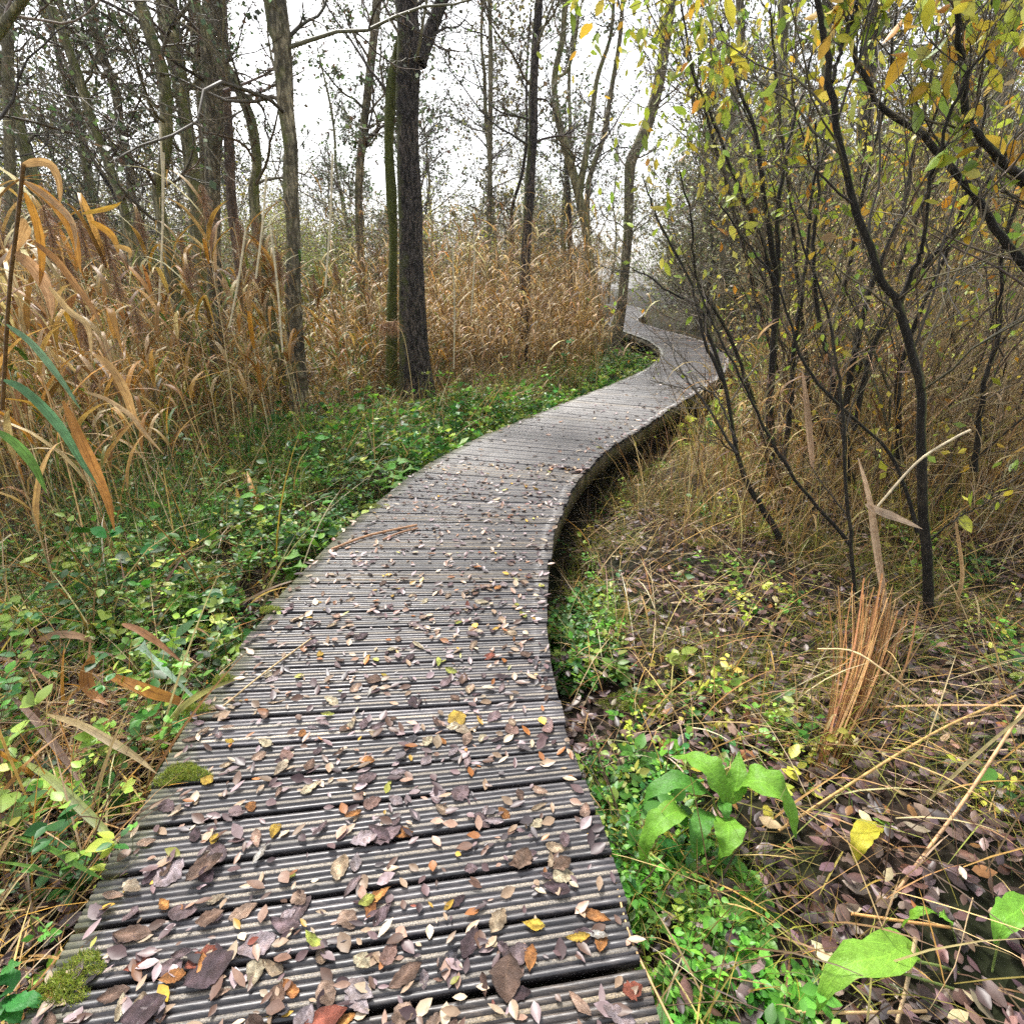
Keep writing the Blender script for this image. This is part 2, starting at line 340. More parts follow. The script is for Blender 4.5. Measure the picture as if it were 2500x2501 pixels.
# ------------------------------------------------------------------ the path line and the lie of the land
CL = np.array([(-.36, .05), (-.39, .5), (-.43, .95), (-.53, 1.67), (-.56, 2.33), (-.53, 2.87), (-.44, 3.54), (-.30, 4.2), (-.08, 4.93), (.19, 5.58), (.45, 6.09),
               (.80, 6.65), (1.22, 7.37), (1.83, 8.41), (2.49, 9.5), (3.2, 10.8), (3.75, 12.1), (4.15, 13.3), (4.42, 14.6), (4.6, 16.), (4.68, 17.2),
               (4.66, 19.), (4.62, 21.), (4.68, 24.), (5.05, 27.), (5.9, 30.), (6.9, 34.), (7.8, 40.), (8.2, 48.)])
PL = cat(CL, 1500)
PS = np.r_[0, np.cumsum(np.hypot(*np.diff(PL, axis=0).T))]
PT = norm(np.gradient(PL, axis=0)); PN = np.c_[PT[:, 1], -PT[:, 0]]          # PN points to the right of the path
HW = .72
def path_at(s):
    i = np.clip(np.searchsorted(PS, s), 1, len(PS)-1); t = (s-PS[i-1])/(PS[i]-PS[i-1])
    p = PL[i-1]+(PL[i]-PL[i-1])*t; n = norm(PN[i-1]*(1-t)+PN[i]*t); return p, n
PLs = PL[::6]; PNs = PN[::6]
def lat(x, y):
    """signed sideways distance from the path line (right of it positive)"""
    x = np.asarray(x, float).ravel(); y = np.asarray(y, float).ravel(); out = np.empty(len(x))
    for a in range(0, len(x), 20000):
        X = np.c_[x[a:a+20000], y[a:a+20000]]; d = X[:, None]-PLs[None]; q = (d**2).sum(-1); i = q.argmin(1)
        sg = np.sign((d[np.arange(len(X)), i]*PNs[i]).sum(-1)); out[a:a+20000] = sg*np.sqrt(q[np.arange(len(X)), i])
    return out
WX, WY_ = .41, 1.62
def ground_z(x, y, d=None):
    x = np.asarray(x, float); y = np.asarray(y, float)
    if d is None: d = lat(x, y).reshape(x.shape)
    n = .045*np.sin(x*2.1+1.3*np.sin(y*1.3))*np.cos(y*1.7+.6)+.02*np.sin(x*6.3+y*2.2)*np.sin(y*5.7-x*1.9)+.05*np.sin(x*.6+2)*np.sin(y*.45)
    near = np.clip((3.2-y)/2.0, 0, 1)
    z = -.36+n+.17*near
    z += np.clip(-d-1.0, 0, 1.2)*.05                     # left bank rises a little
    trench = np.exp(-((np.abs(d)-.2)/.85)**4)*(.16*(1-near)+.03)
    z -= trench
    z -= .05*np.exp(-(((x-WX)/.10)**2+((y-WY_)/.13)**2))
    return np.minimum(z, np.where(np.abs(d) < .8, -.24, 9))

g = Geo(); g.smooth = True
xs = np.r_[-140, -90, -60, np.linspace(-40, -8, 40), np.linspace(-7.8, 8, 210), np.linspace(8.2, 40, 40), 60, 90, 140]
ys = np.r_[-25, -10, -4, np.linspace(-1.5, 9, 150), np.linspace(9.15, 30, 110), np.linspace(31, 80, 40), 100, 140, 200]
X, Y = np.meshgrid(xs, ys); Z = ground_z(X, Y)
ny, nx = X.shape; i, j = np.meshgrid(np.arange(ny-1), np.arange(nx-1), indexing='ij'); b = i*nx+j
g.add(np.stack([X, Y, Z], -1), {4: np.stack([b, b+1, b+nx+1, b+nx], -1).reshape(-1, 4)}, np.array([.05, .04, .03]))
tag(g.build('ground', soil_mat()), 'dark boggy forest ground under the plants', kind='structure')
g = Geo()
th = np.linspace(0, 2*np.pi, 25)[:-1]
wz = float(ground_z(np.array([WX]), np.array([WY_]))[0])+.022
ring = np.stack([WX+.085*np.cos(th)*(1+.2*np.sin(3*th)), WY_+.12*np.sin(th), np.full(24, wz)], -1)
g.add(np.vstack([ring, [[WX, WY_, wz]]]), {3: np.array([[k, (k+1) % 24, 24] for k in range(24)])}, np.array([.02, .02, .02]))
tag(g.build('water', water_mat()), 'small dark puddle beside the boardwalk', kind='structure')

# ------------------------------------------------------------------ the boardwalk
deck = empty('boardwalk', (CL[0][0], CL[0][1], 0), 'winding wooden boardwalk of wet grooved planks strewn with leaves', 'boardwalk')
D0 = np.array([CL[0][0], CL[0][1], 0])
prof = []; mi = []                                       # profile across one plank: (u, z), material of the strip that starts there
nr, rw, gw = 7, 15.4, 5.0; tot = nr*rw+(nr-1)*gw; u = 0.
prof.append((0, -.030)); mi.append(0); prof.append((0, -.006)); mi.append(0)
for k in range(nr):
    a_, b_ = u/tot, (u+rw)/tot; gr = 1 if k in (1, 4) else 0
    zz = .0 if not gr else .0008
    if k == 0: prof.append((.012, zz)); mi.append(gr)
    else: prof.append((a_+.012, zz)); mi.append(gr)
    if k < nr-1:
        prof.append((b_-.012, zz)); mi.append(0)
        prof.append((b_+.006, -.008)); mi.append(0); prof.append(((u+rw+gw)/tot-.006, -.008)); mi.append(0)
    else: prof.append((1-.012, zz)); mi.append(0)
    u += rw+gw
prof += [(1, -.006), (1, -.030)]; mi += [0, 0]
prof = np.array(prof); mi = np.array(mi); NP = len(prof)
def plank_dir(p, n):
    """the planks turn later than the path line does near the camera"""
    a = math.degrees(math.atan2(n[1], n[0])); b_ = np.interp(p[1], [.5, 1.3, 1.65, 2.83, 3.8, 4.6, 5.5, 7.5], [8, 7.4, 4.2, -.9, -5, -14, -22, -31]); k = np.interp(p[1], [6.2, 8.5], [1, 0])
    a = math.radians(a*(1-k)+b_*k); d = np.array([math.cos(a), math.sin(a)]); return d/max(d@n, .5)
def plank(s0, s1, k):
    (p0, n0), (p1, n1) = path_at(s0), path_at(s1); n0, n1 = plank_dir(p0, n0), plank_dir(p1, n1)
    jl, jr = rng.normal(0, .009, 2)
    L0, L1 = p0-n0*(HW+jl), p1-n1*(HW+jl); R0, R1 = p0+n0*(HW+jr), p1+n1*(HW+jr)
    dz = rng.normal(0, .0016); tilt = rng.normal(0, .0012)
    st = np.array([0, .06, .5, .94, 1.]); Vs = []; uvs = []
    for q in st:
        a = L0+(R0-L0)*q; b_ = L1+(R1-L1)*q
        xy = a+(b_-a)*prof[:, :1]; z = prof[:, 1]+dz+tilt*(q-.5)*2
        Vs.append(np.c_[xy, z]); uvs.append(np.c_[np.full(NP, (q if q < .5 else 1-q)*1.44+.25*(q >= .5)), prof[:, 0]])
    V = np.array(Vs); tint = np.clip(np.array([1, .98, .97])*math.exp(rng.normal(0, .22)), .4, 1.8)
    if rng.random() < .2: tint = tint*np.array([1.15, 1.05, .85])
    q = []; m = []
    for a in range(len(st)-1):
        for c in range(NP-1):
            i0 = a*NP+c; q.append((i0, i0+NP, i0+NP+1, i0+1)); m.append(mi[c])
        q.append((a*NP+NP-1, (a+1)*NP+NP-1, (a+1)*NP, a*NP)); m.append(0)
    caps = []
    for e in (0, (len(st)-1)*NP):                        # end grain: strips under the profile
        for c in range(1, NP-2):
            caps.append((e, e+c, e+c+1))
    return V.reshape(-1, 3), np.array(q), np.array(m), np.array(caps), tint, np.array(uvs).reshape(-1, 2)
def plank_mesh(items, name):
    g = Geo(); ms = []; mt = []
    for V, q, m, caps, tint, uv in items:
        rv = np.exp(rng.normal(0, .28, NP)); rv[1:-1] = (rv[1:-1]+rv[2:]+rv[:-2])/3; tint = np.tile(rv, 5)[:, None]*tint[None]*np.exp(rng.normal(0, .12, (5*NP, 1)))
        g.add(V, {4: q, 3: caps}, tint, uv); ms.append(m); mt.append(np.zeros(len(caps), int))
    me = g.build(name, M_deck, mesh_only=True, loc=D0); me.materials.append(M_grit)
    me.polygons.foreach_set('material_index', np.concatenate(mt+ms).astype(np.int32)); me.update()
    o = bpy.data.objects.new(name, me); col.objects.link(o); o.parent = deck; return o
s = .02; far = []; k = 0
while s < PS[-1]-.2:
    pitch = .1475+rng.normal(0, .0012); it = plank(s, s+pitch-.0145-abs(rng.normal(0, .003)), k); s += pitch
    yk = it[0][:, 1].mean()
    if yk < .45: continue
    if k < 100: plank_mesh([it], 'plank')
    else: far.append(it)
    k += 1
tag(plank_mesh(far, 'plank'), kind='stuff')
def board(side, s0, s1):
    ss = np.linspace(s0, s1, 14); V = []
    for s_ in ss:
        p, n = path_at(s_)
        for off, z in ((.700, -.036), (.700, -.205), (.662, -.205), (.662, -.036)):
            q = p+n*side*off; V.append((q[0], q[1], z))
    q = [(a*4+c, a*4+(c+1) % 4, (a+1)*4+(c+1) % 4, (a+1)*4+c) for a in range(13) for c in range(4)]+[(0, 1, 2, 3), (52, 53, 54, 55)]
    g = Geo(); g.add(np.array(V, float), {4: np.array(q)}, np.array([1, 1, 1.])); return g.build('edge_board', M_board, deck, loc=D0)
def post(side, s_):
    p, n = path_at(s_); c = p+n*side*.61; g = Geo(); V = []
    t = np.array([n[1], -n[0]])
    for z in (-.05, -.9):
        for a, b_ in ((-1, -1), (1, -1), (1, 1), (-1, 1)):
            q = c+n*a*.045+t*b_*.045; V.append((q[0], q[1], z))
    g.add(np.array(V, float), {4: np.array([(0, 1, 2, 3), (4, 5, 6, 7), (0, 1, 5, 4), (1, 2, 6, 5), (2, 3, 7, 6), (3, 0, 4, 7)])}, np.array([1, 1, 1.]))
    g.build('post', M_board, deck, loc=D0)
s = .1
while s < PS[-1]-2.6:
    for side in (-1, 1):
        board(side, s, s+2.39); post(side, s+1.2)
    s += 2.4

# ------------------------------------------------------------------ trees traced from the photograph
def trunk_geo(pts, Y, S=18, n=48, lump=.06, extend=2.6, basez=None):
    W_ = [np.r_[at_y(px, py, Y), 0.] for px, py, w in pts]
    for q, (px, py, w) in zip(W_, pts): q[3] = w*mpp(q)/2
    for q in W_: q[3] *= .9
    d = W_[0][:3]-W_[1][:3]; d = d/np.linalg.norm(d); t = W_[0].copy(); t[:3] += d*extend; t[3] *= .72; W_.insert(0, t)
    bz = basez if basez is not None else -.55
    if W_[-1][2] > bz+.05:
        e = W_[-1].copy(); dd = W_[-1][:3]-W_[-2][:3]; k = (bz-e[2])/min(dd[2], -.05); e[:3] += dd*min(k, 1.5); e[2] = bz; e[3] *= 1.22; W_.append(e)
    Q = cat(W_[::-1], n); Q[:, 3] = np.maximum(Q[:, 3], .004)
    return Q
def lumpy_tube(g, Q, S, colr, lump=.07):
    P = Q[None, :, :3]; R = Q[None, :, 3]; T = tangents(P); a, b_ = frame(norm(T.mean(1))[:, None].repeat(P.shape[1], 1))
    th = np.arange(S)*2*np.pi/S; K = P.shape[1]; ph = rng.uniform(0, 6, 4)
    hgt = np.linspace(0, K*.25, K)[:, None]
    wob = 1+lump*(np.sin(3*th[None]+hgt*.8+ph[0])+.7*np.sin(5*th[None]-hgt*1.4+ph[1])+.6*np.sin(2*th[None]+hgt*2.3+ph[2]))+rng.normal(0, lump*.25, (K, S))
    flare = 1+.22*np.exp(-np.linspace(0, 14, K))[:, None]*(1+.5*np.sin(4*th[None]+ph[3]))
    V = P[0][:, None]+(R[0][:, None]*wob*flare)[..., None]*(np.cos(th)[None, :, None]*a[0][:, None]+np.sin(th)[None, :, None]*b_[0][:, None])
    k, j = np.meshgrid(np.arange(K-1), np.arange(S), indexing='ij'); j2 = (j+1) % S
    g.add(V, {4: np.stack([k*S+j, k*S+j2, (k+1)*S+j2, (k+1)*S+j], -1).reshape(-1, 4)}, np.asarray(colr, float))
def crown(Q, scale, nb, dens, leafc, leafn, leafl, t0=.3, t1=1., lo=.35, twigs=True, kids=(6, 6), bl=1.4):
    """branches, twigs and leaves that spring from a trunk line Q"""
    P = Q[None, :, :3]; R = np.maximum(Q[None, :, 3], .01)
    gt = Geo(); gl = Geo()
    B, D, L, r = spawn(P, R, nb, t0, t1, .7, 1.35, .3, .3, .3)
    L = bl*scale*np.exp(rng.normal(0, .35, nb)); r = np.minimum(r, .022*scale)+.004
    P1, R1 = grow(B, D, L, r, 9, .2, .07, .3)
    tubes(gt, P1, R1, 5, pick(TWIG, len(P1), .2))
    B, D, L, r = spawn(P1, R1, kids[0], .15, 1, .4, 1.1, .45, .35, .6); P2, R2 = grow(B, D, L, np.maximum(r, .003), 6, .22, .05, .4)
    tubes(gt, P2, R2, 3, pick(TWIG, len(P2), .2))
    B, D, L, r = spawn(P2, R2, kids[1], .1, 1, .4, 1.2, .55, .35, .7); P3, R3 = grow(B, D, L, np.maximum(r, .0022), 5, .28, .03, .6)
    tubes(gt, P3, R3, 3, pick(TWIG, len(P3), .2))
    if leafn:
        n = int(len(P3)*leafn); i = rng.integers(0, len(P3), n); k = rng.integers(1, 5, n)
        B = P3[i, k]; D = rng.normal(size=(n, 3))+np.array([0, 0, -.4]); LL = leafl*np.exp(rng.normal(0, .25, n))
        lite(gl, B, D, LL, LL*.8, pick(leafc, n, .25))
    return gt, gl
def tree(name, label, cat_, pts, Y, bark, group='trees standing in the boggy wood', limbs=(), nb=16, leafn=2.6, leafl=.058, leafc=CROWN, t0=.25, bl=1.4, kids=(6, 6), S=18, extend=2.6, lump=.07):
    Q = trunk_geo(pts, Y, extend=extend); base = Q[0, :3].copy()
    o = empty(name, base, label, cat_, group)
    g = Geo(); g.smooth = True; lumpy_tube(g, Q, S, (.1, .1, .1), lump); g.build('trunk', bark, o, loc=base)
    gt, gl = crown(Q, 1., nb, 1, leafc, leafn, leafl, t0=t0, bl=bl, kids=kids)
    for lp in limbs:
        Wp = [np.r_[at_y(a, b_, Y+dy), w*mpp(at_y(a, b_, Y+dy))/2] for a, b_, w, dy in lp]
        QL = cat(Wp, 20); g = Geo(); g.smooth = True; lumpy_tube(g, QL[:], 10, (.1, .1, .1), .04); g.build('limb', bark, o, loc=base)
        a, b_ = crown(QL, .6, 5, 1, leafc, leafn, leafl, t0=.1, kids=kids, bl=bl*.7)
        a.build('branches', M_twig, o, loc=base)
        if b_.n: b_.build('leaves', M_leaf, o, loc=base)
    gt.build('branches', M_twig, o, loc=base)
    if gl.n: gl.build('leaves', M_leaf, o, loc=base)
    return o
T = tree
T('alder_tree', 'thick dark fissured trunk left of the path, forked near the top', 'tree',
  [(991, 0, 58), (1000, 93, 64), (996, 233, 60), (996, 373, 60), (1000, 513, 63), (1004, 652, 66), (1010, 792, 72), (1014, 880, 80)], 9.3, M_bark, S=32,
  limbs=[[(1020, 150, 40, 0), (1050, 75, 34, .1), (1075, 10, 30, .2), (1105, -70, 26, .3)]], nb=7, t0=.55, leafn=.6, leafl=.06, lump=.045)
T('mossy_trunk', 'slim green mossy stem hugging the thick dark forked trunk', 'tree',
  [(985, 30, 10), (962, 150, 20), (954, 260, 26), (950, 370, 26), (956, 480, 26), (960, 600, 22), (956, 760, 26), (956, 880, 30)], 9.6, M_mossy, nb=3, leafn=.5, t0=.5, lump=.1)
T('alder_tree', 'olive tree leaning left near the left side of the wood', 'tree',
  [(112, -10, 24), (155, 88, 23), (194, 192, 23), (223, 290, 22), (259, 388, 22), (300, 500, 24), (325, 620, 26)], 11, M_bark2, nb=18, leafn=2)
T('alder_tree', 'slim dark tree second from the left leaning beside the olive one', 'tree',
  [(218, -5, 24), (249, 130, 24), (280, 218, 23), (295, 311, 20), (316, 388, 20), (321, 466, 20), (337, 544, 22), (352, 640, 24)], 12, M_bark3, nb=18, leafn=2)
T('alder_tree', 'olive tree with a bowed kinked stem above the left reeds', 'tree',
  [(337, -5, 30), (368, 88, 31), (399, 181, 31), (407, 311, 30), (399, 404, 28), (383, 450, 26), (394, 530, 26), (409, 610, 28), (427, 700, 30)], 8.6, M_bark2, nb=9, leafn=1)
T('alder_tree', 'straight olive trunk behind the bowed kinked stem', 'tree',
  [(412, -5, 38), (427, 104, 38), (440, 207, 36), (456, 311, 36), (471, 414, 34), (482, 518, 32), (487, 640, 34)], 11.5, M_bark2, nb=12, leafn=1.4)
T('alder_tree', 'broad grey brown furrowed trunk in the middle of the left group', 'tree',
  [(523, -5, 58), (518, 90, 56), (518, 210, 50), (522, 311, 46), (520, 414, 38), (523, 570, 36), (525, 780, 38)], 9.3, M_bark3, S=26, nb=8, leafn=1)
T('alder_tree', 'pale lichen green trunk behind the broad furrowed one', 'tree',
  [(474, -5, 32), (482, 104, 32), (492, 207, 32), (500, 337, 30), (508, 520, 30)], 12.6, M_bark4, nb=8, leafn=1)
T('dead_tree', 'pinkish grey barkless trunk behind the curved stem', 'tree',
  [(545, 60, 24), (552, 233, 26), (559, 362, 26), (564, 466, 26), (578, 600, 24)], 12.2, M_bark5, nb=4, leafn=0)
T('alder_tree', 'curved olive stem bowing right across the left group', 'tree',
  [(468, -5, 24), (495, 60, 28), (523, 119, 28), (564, 181, 26), (596, 249, 26), (616, 311, 26), (627, 404, 26), (619, 466, 27), (637, 621, 28), (658, 760, 30)], 8.9, M_bark2, nb=7, leafn=.8)
T('alder_tree', 'sturdy trunk with a dark crack, rightmost of the left group', 'tree',
  [(672, -5, 58), (689, 120, 48), (697, 259, 40), (709, 362, 38), (709, 466, 38), (717, 570, 36), (718, 725, 38), (725, 880, 44)], 7.8, M_bark3, S=26, nb=8, leafn=.8, t0=.45)
T('alder_tree', 'slim trunk just left of the thick dark one', 'tree',
  [(920, -5, 24), (906, 155, 22), (886, 337, 21), (876, 466, 20), (880, 660, 22)], 12, M_bark3, nb=22, leafn=3.2)
T('birch_tree', 'thin pale straight stem right of the thick dark one', 'tree',
  [(1196, -5, 11), (1198, 117, 12), (1198, 233, 13), (1196, 326, 13), (1196, 443, 13), (1194, 560, 14)], 20, M_bark4, nb=10, leafn=.8, bl=2)
T('alder_tree', 'dark straight trunk rising from the middle of the reed bed', 'tree',
  [(1316, -5, 20), (1306, 140, 24), (1301, 233, 24), (1301, 326, 25), (1296, 419, 26), (1292, 489, 28), (1284, 600, 26), (1278, 780, 28)], 13, M_bark, nb=10, leafn=.8, S=20, bl=1.8)
T('alder_tree', 'forked olive tree with wavy stems behind the reeds', 'tree',
  [(1380, -5, 15), (1373, 93, 16), (1355, 177, 17), (1355, 247, 17), (1369, 317, 20), (1392, 396, 23), (1411, 466, 25), (1428, 550, 20), (1442, 630, 16), (1452, 699, 14), (1466, 790, 14)], 15, M_bark2, nb=8, leafn=1.6, bl=1.6,
  limbs=[[(1412, 470, 18, 0), (1430, 380, 15, 0), (1444, 290, 14, .2), (1458, 190, 12, .3), (1490, 90, 9, .4), (1500, -20, 8, .5)],
         [(1358, 190, 9, 0), (1385, 170, 9, .2), (1403, 107, 9, .3), (1414, 30, 8, .3), (1435, -30, 6, .4)]])
T('alder_tree', 'slender stem leaning right behind the forked olive tree', 'tree',
  [(1520, -5, 10), (1513, 93, 12), (1494, 210, 13), (1476, 326, 14), (1452, 396, 14), (1435, 466, 15), (1432, 620, 15)], 16, M_bark3, nb=12, leafn=2, bl=1.6)
T('dead_tree', 'short dark stump like stem between the reeds and the forked tree', 'tree',
  [(1383, 396, 11), (1386, 470, 14), (1390, 570, 15), (1391, 680, 15)], 18, M_bark, nb=3, leafn=0, extend=.6)
T('willow_tree', 'leaning trunk at the bend where the path disappears', 'tree',
  [(1640, -5, 26), (1625, 93, 28), (1611, 186, 29), (1588, 280, 31), (1562, 350, 34), (1541, 396, 29), (1536, 466, 26), (1534, 559, 24), (1527, 629, 24), (1516, 746, 27), (1497, 832, 38)], 18.2, M_bark3, S=22, nb=14, leafn=1.6, bl=1.8, leafc=CROWN+YELL[:3])
T('alder_tree', 'dim trunk behind the shrubs right of the leaning one', 'tree',
  [(1805, -5, 19), (1810, 104, 20), (1790, 259, 20), (1772, 466, 19), (1759, 740, 20)], 16, M_bark3, nb=12, leafn=1.5, leafc=CROWN+YELL[:3])
T('alder_tree', 'pale straight trunk far behind the right shrubs', 'tree',
  [(1909, -5, 24), (1912, 150, 24), (1910, 420, 24), (1908, 700, 24)], 21, M_bark4, nb=12, leafn=1.5)
T('alder_tree', 'thick dark trunk behind the shrubs at the upper right', 'tree',
  [(2130, -5, 46), (2122, 130, 42), (2112, 300, 38), (2108, 520, 36), (2105, 740, 36)], 13, M_bark, nb=12, leafn=1.5, leafc=CROWN+YELL[:3])
T('alder_tree', 'dark upright trunk behind the main right stem', 'tree',
  [(2018, -5, 24), (2017, 200, 24), (2013, 450, 24), (2010, 720, 24)], 14, M_bark, nb=12, leafn=1.5, leafc=CROWN+YELL[:3])
T('alder_tree', 'grey trunk far right behind the branches', 'tree',
  [(2490, -5, 30), (2450, 200, 28), (2400, 450, 28), (2380, 700, 28)], 12, M_bark3, nb=12, leafn=1.2, leafc=CROWN+YELL[:3])
T('alder_tree', 'mossy branch end leaning in at the top left corner', 'tree',
  [(60, -10, 22), (25, 40, 24), (5, 70, 24), (-40, 160, 26), (-60, 400, 28), (-70, 640, 30)], 7, M_bark2, nb=8, leafn=.7, extend=1.5)
T('alder_tree', 'faint pale trunk at the far left edge', 'tree',
  [(12, -5, 30), (18, 120, 28), (22, 300, 26), (30, 560, 26)], 17, M_bark4, nb=14, leafn=1.2)

# ------------------------------------------------------------------ background trees and bushes (copies of a few kinds)
def copy_tree(o, loc, rz, sc, label=None, group=None):
    r = o.copy(); col.objects.link(r); r.location = loc; r.rotation_euler = (0, 0, rz); r.scale = (sc, sc, sc)
    if label: r['label'] = label
    if group: r['group'] = group
    for ch in list(o.children):
        c = ch.copy(); col.objects.link(c); c.parent = r
    return r
def bg_tree(name, h, r0, nb, leafn, lc, lean):
    o = empty(name, (0, 0, 0), 'bare tree', 'tree')
    K = 14; z = np.linspace(0, h, K); w = np.cumsum(rng.normal(0, .09, (K, 2)), 0)+np.outer(z, rng.normal(0, lean, 2))
    Q = np.c_[w-w[0], z, np.linspace(r0, r0*.25, K)]; Q = cat(Q, 30)
    g = Geo(); g.smooth = True; lumpy_tube(g, Q, 9, (.1, .1, .1), .06); g.build('trunk', random.choice([M_bark3, M_bark2, M_bark]), o)
    gt, gl = crown(Q, 1.2, nb, 1, lc, leafn*1.1, .085, t0=.12, bl=2.1, kids=(8, 8)); gt.build('branches', M_twig, o)
    if gl.n: gl.build('leaves', M_leaf, o)
    return o
BGY = [(.12, .14, .07), (.2, .2, .08), (.3, .26, .08), (.1, .09, .06), (.16, .13, .08)]
bts = [bg_tree('slender_tree', 12, .14, 26, 1.6, CROWN, .03), bg_tree('slender_tree', 10, .11, 24, 2.2, CROWN, .07), bg_tree('slender_tree', 13, .17, 26, 1.0, BGY, .02), bg_tree('slender_tree', 9, .09, 26, 2.4, BGY, .08)]
def high(B, lo=1.3, hi=2.6, m=.14):
    return rng.random(len(B)) < np.clip((B[:, 2]-lo)/(hi-lo), m, 1)
def bush(name, nst, h, kids, leafn, leafl, lc, tc=TWIG, spread=.5):
    o = empty(name, (0, 0, 0), 'bush', 'bush')
    B = np.c_[rng.normal(0, .12, (nst, 2)), np.full(nst, -.1)]; a = rng.uniform(0, 6.28, nst); e = np.abs(rng.normal(0, spread, nst))
    D = np.stack([np.sin(e)*np.cos(a), np.sin(e)*np.sin(a), np.cos(e)], -1)
    P, R = grow(B, D, h*rng.uniform(.7, 1.15, nst), rng.uniform(.008, .018, nst), 10, .12, .05, .25)
    gs = Geo(); gs.smooth = True; tubes(gs, P, R, 5, pick(TWIG, nst, .2)); gs.build('stems', M_twig, o)
    gt = Geo(); gl = Geo()
    B, D, L, r = spawn(P, R, kids[0], .15, 1, .3, .9, .4, .3, .55); P2, R2 = grow(B, D, L, np.maximum(r, .0028), 7, .18, .06, .4); tubes(gt, P2, R2, 3, pick(tc, len(P2), .2))
    B, D, L, r = spawn(P2, R2, kids[1], .1, 1, .3, 1.1, .5, .3, .7); P3, R3 = grow(B, D, L, np.maximum(r, .0016), 5, .24, .04, .6); tubes(gt, P3, R3, 3, pick(tc, len(P3), .2))
    gt.build('twigs', M_twig, o)
    n = int(len(P3)*leafn)
    if n:
        i = rng.integers(0, len(P3), n); k = rng.integers(1, 5, n)
        LL = leafl*np.exp(rng.normal(0, .3, n)); lite(gl, P3[i, k], rng.normal(size=(n, 3))+np.array([0, 0, -.3]), LL, LL*.55, pick(lc, n, .22)); gl.build('leaves', M_leaf, o)
    return o
GREY = [(.25, .29, .17), (.36, .38, .18), (.2, .22, .13), (.42, .37, .2), (.28, .22, .15)]
BRN = [(.42, .3, .14), (.3, .2, .09), (.5, .37, .16), (.3, .32, .1), (.42, .42, .12)]
BTW = [(.3, .22, .12), (.17, .13, .07), (.42, .32, .17)]
bush_k = [bush('undergrowth_bush', 12, 3.6, (11, 8), 3.6, .06, GREY), bush('undergrowth_bush', 14, 3.0, (11, 8), 3., .055, BRN, BTW), bush('undergrowth_bush', 10, 4.2, (12, 8), 3.6, .06, GREY+YELL[:3], BTW), bush('undergrowth_bush', 14, 2.6, (11, 8), 4.5, .06, [(.24, .3, .07), (.3, .34, .1), (.2, .2, .06)])]
cnt = [0, 0]
def sector(x, y):
    a = x/y
    return 'left of the thick dark trunk' if a < -.28 else 'between the thick dark trunk and the path' if a < .22 else 'on the right behind the shrubs'
used = set()
def put(kinds, k, x, y, sc, lab, group):
    src = kinds[k]; z = float(ground_z(np.array([x]), np.array([y]))[0])
    loc = (x, y, z); rz = rng.uniform(0, 6.28)
    if id(src) not in used:
        used.add(id(src)); src.location = loc; src.rotation_euler = (0, 0, rz); src.scale = (sc,)*3; src['label'] = lab; src['group'] = group
    else: copy_tree(src, loc, rz, sc, lab, group)
n = 0
while n < 92:
    y = 13+52*rng.random()**1.0; a = rng.uniform(-.98, .98); x = a*y
    d = lat([x], [y])[0]
    if abs(d) < 2.2: continue
    if -.12 < a < .17 and rng.random() < .25: continue           # the thin spot in the canopy above the reeds
    if a < .35 and y < 17: continue
    put(bts, rng.integers(0, 4), x, y, rng.uniform(.8, 1.25), 'thin bare background tree '+sector(x, y), 'thin trees in the background'); n += 1
n = 0
while n < 150:
    y = 15+32*rng.random()**1.1; a = rng.uniform(-1.0, 1.0); x = a*y; d = lat([x], [y])[0]
    if abs(d) < (1.9 if y < 18 else 3.2) or (y < 17.5 and a < .3) or (y < 22 and -.05 < a < .3): continue
    k = rng.choice(4, p=[.38, .22, .28, .12]) if a < .2 else rng.choice(4, p=[.25, .3, .25, .2])
    put(bush_k, k, x, y, rng.uniform(.8, 1.25)*(.75+y/32)*(1.15 if a > .3 else .82), 'twiggy undergrowth bush '+sector(x, y), 'bushes under the trees'); n += 1
for o in bts+bush_k:
    if id(o) not in used: raise RuntimeError('unused template')

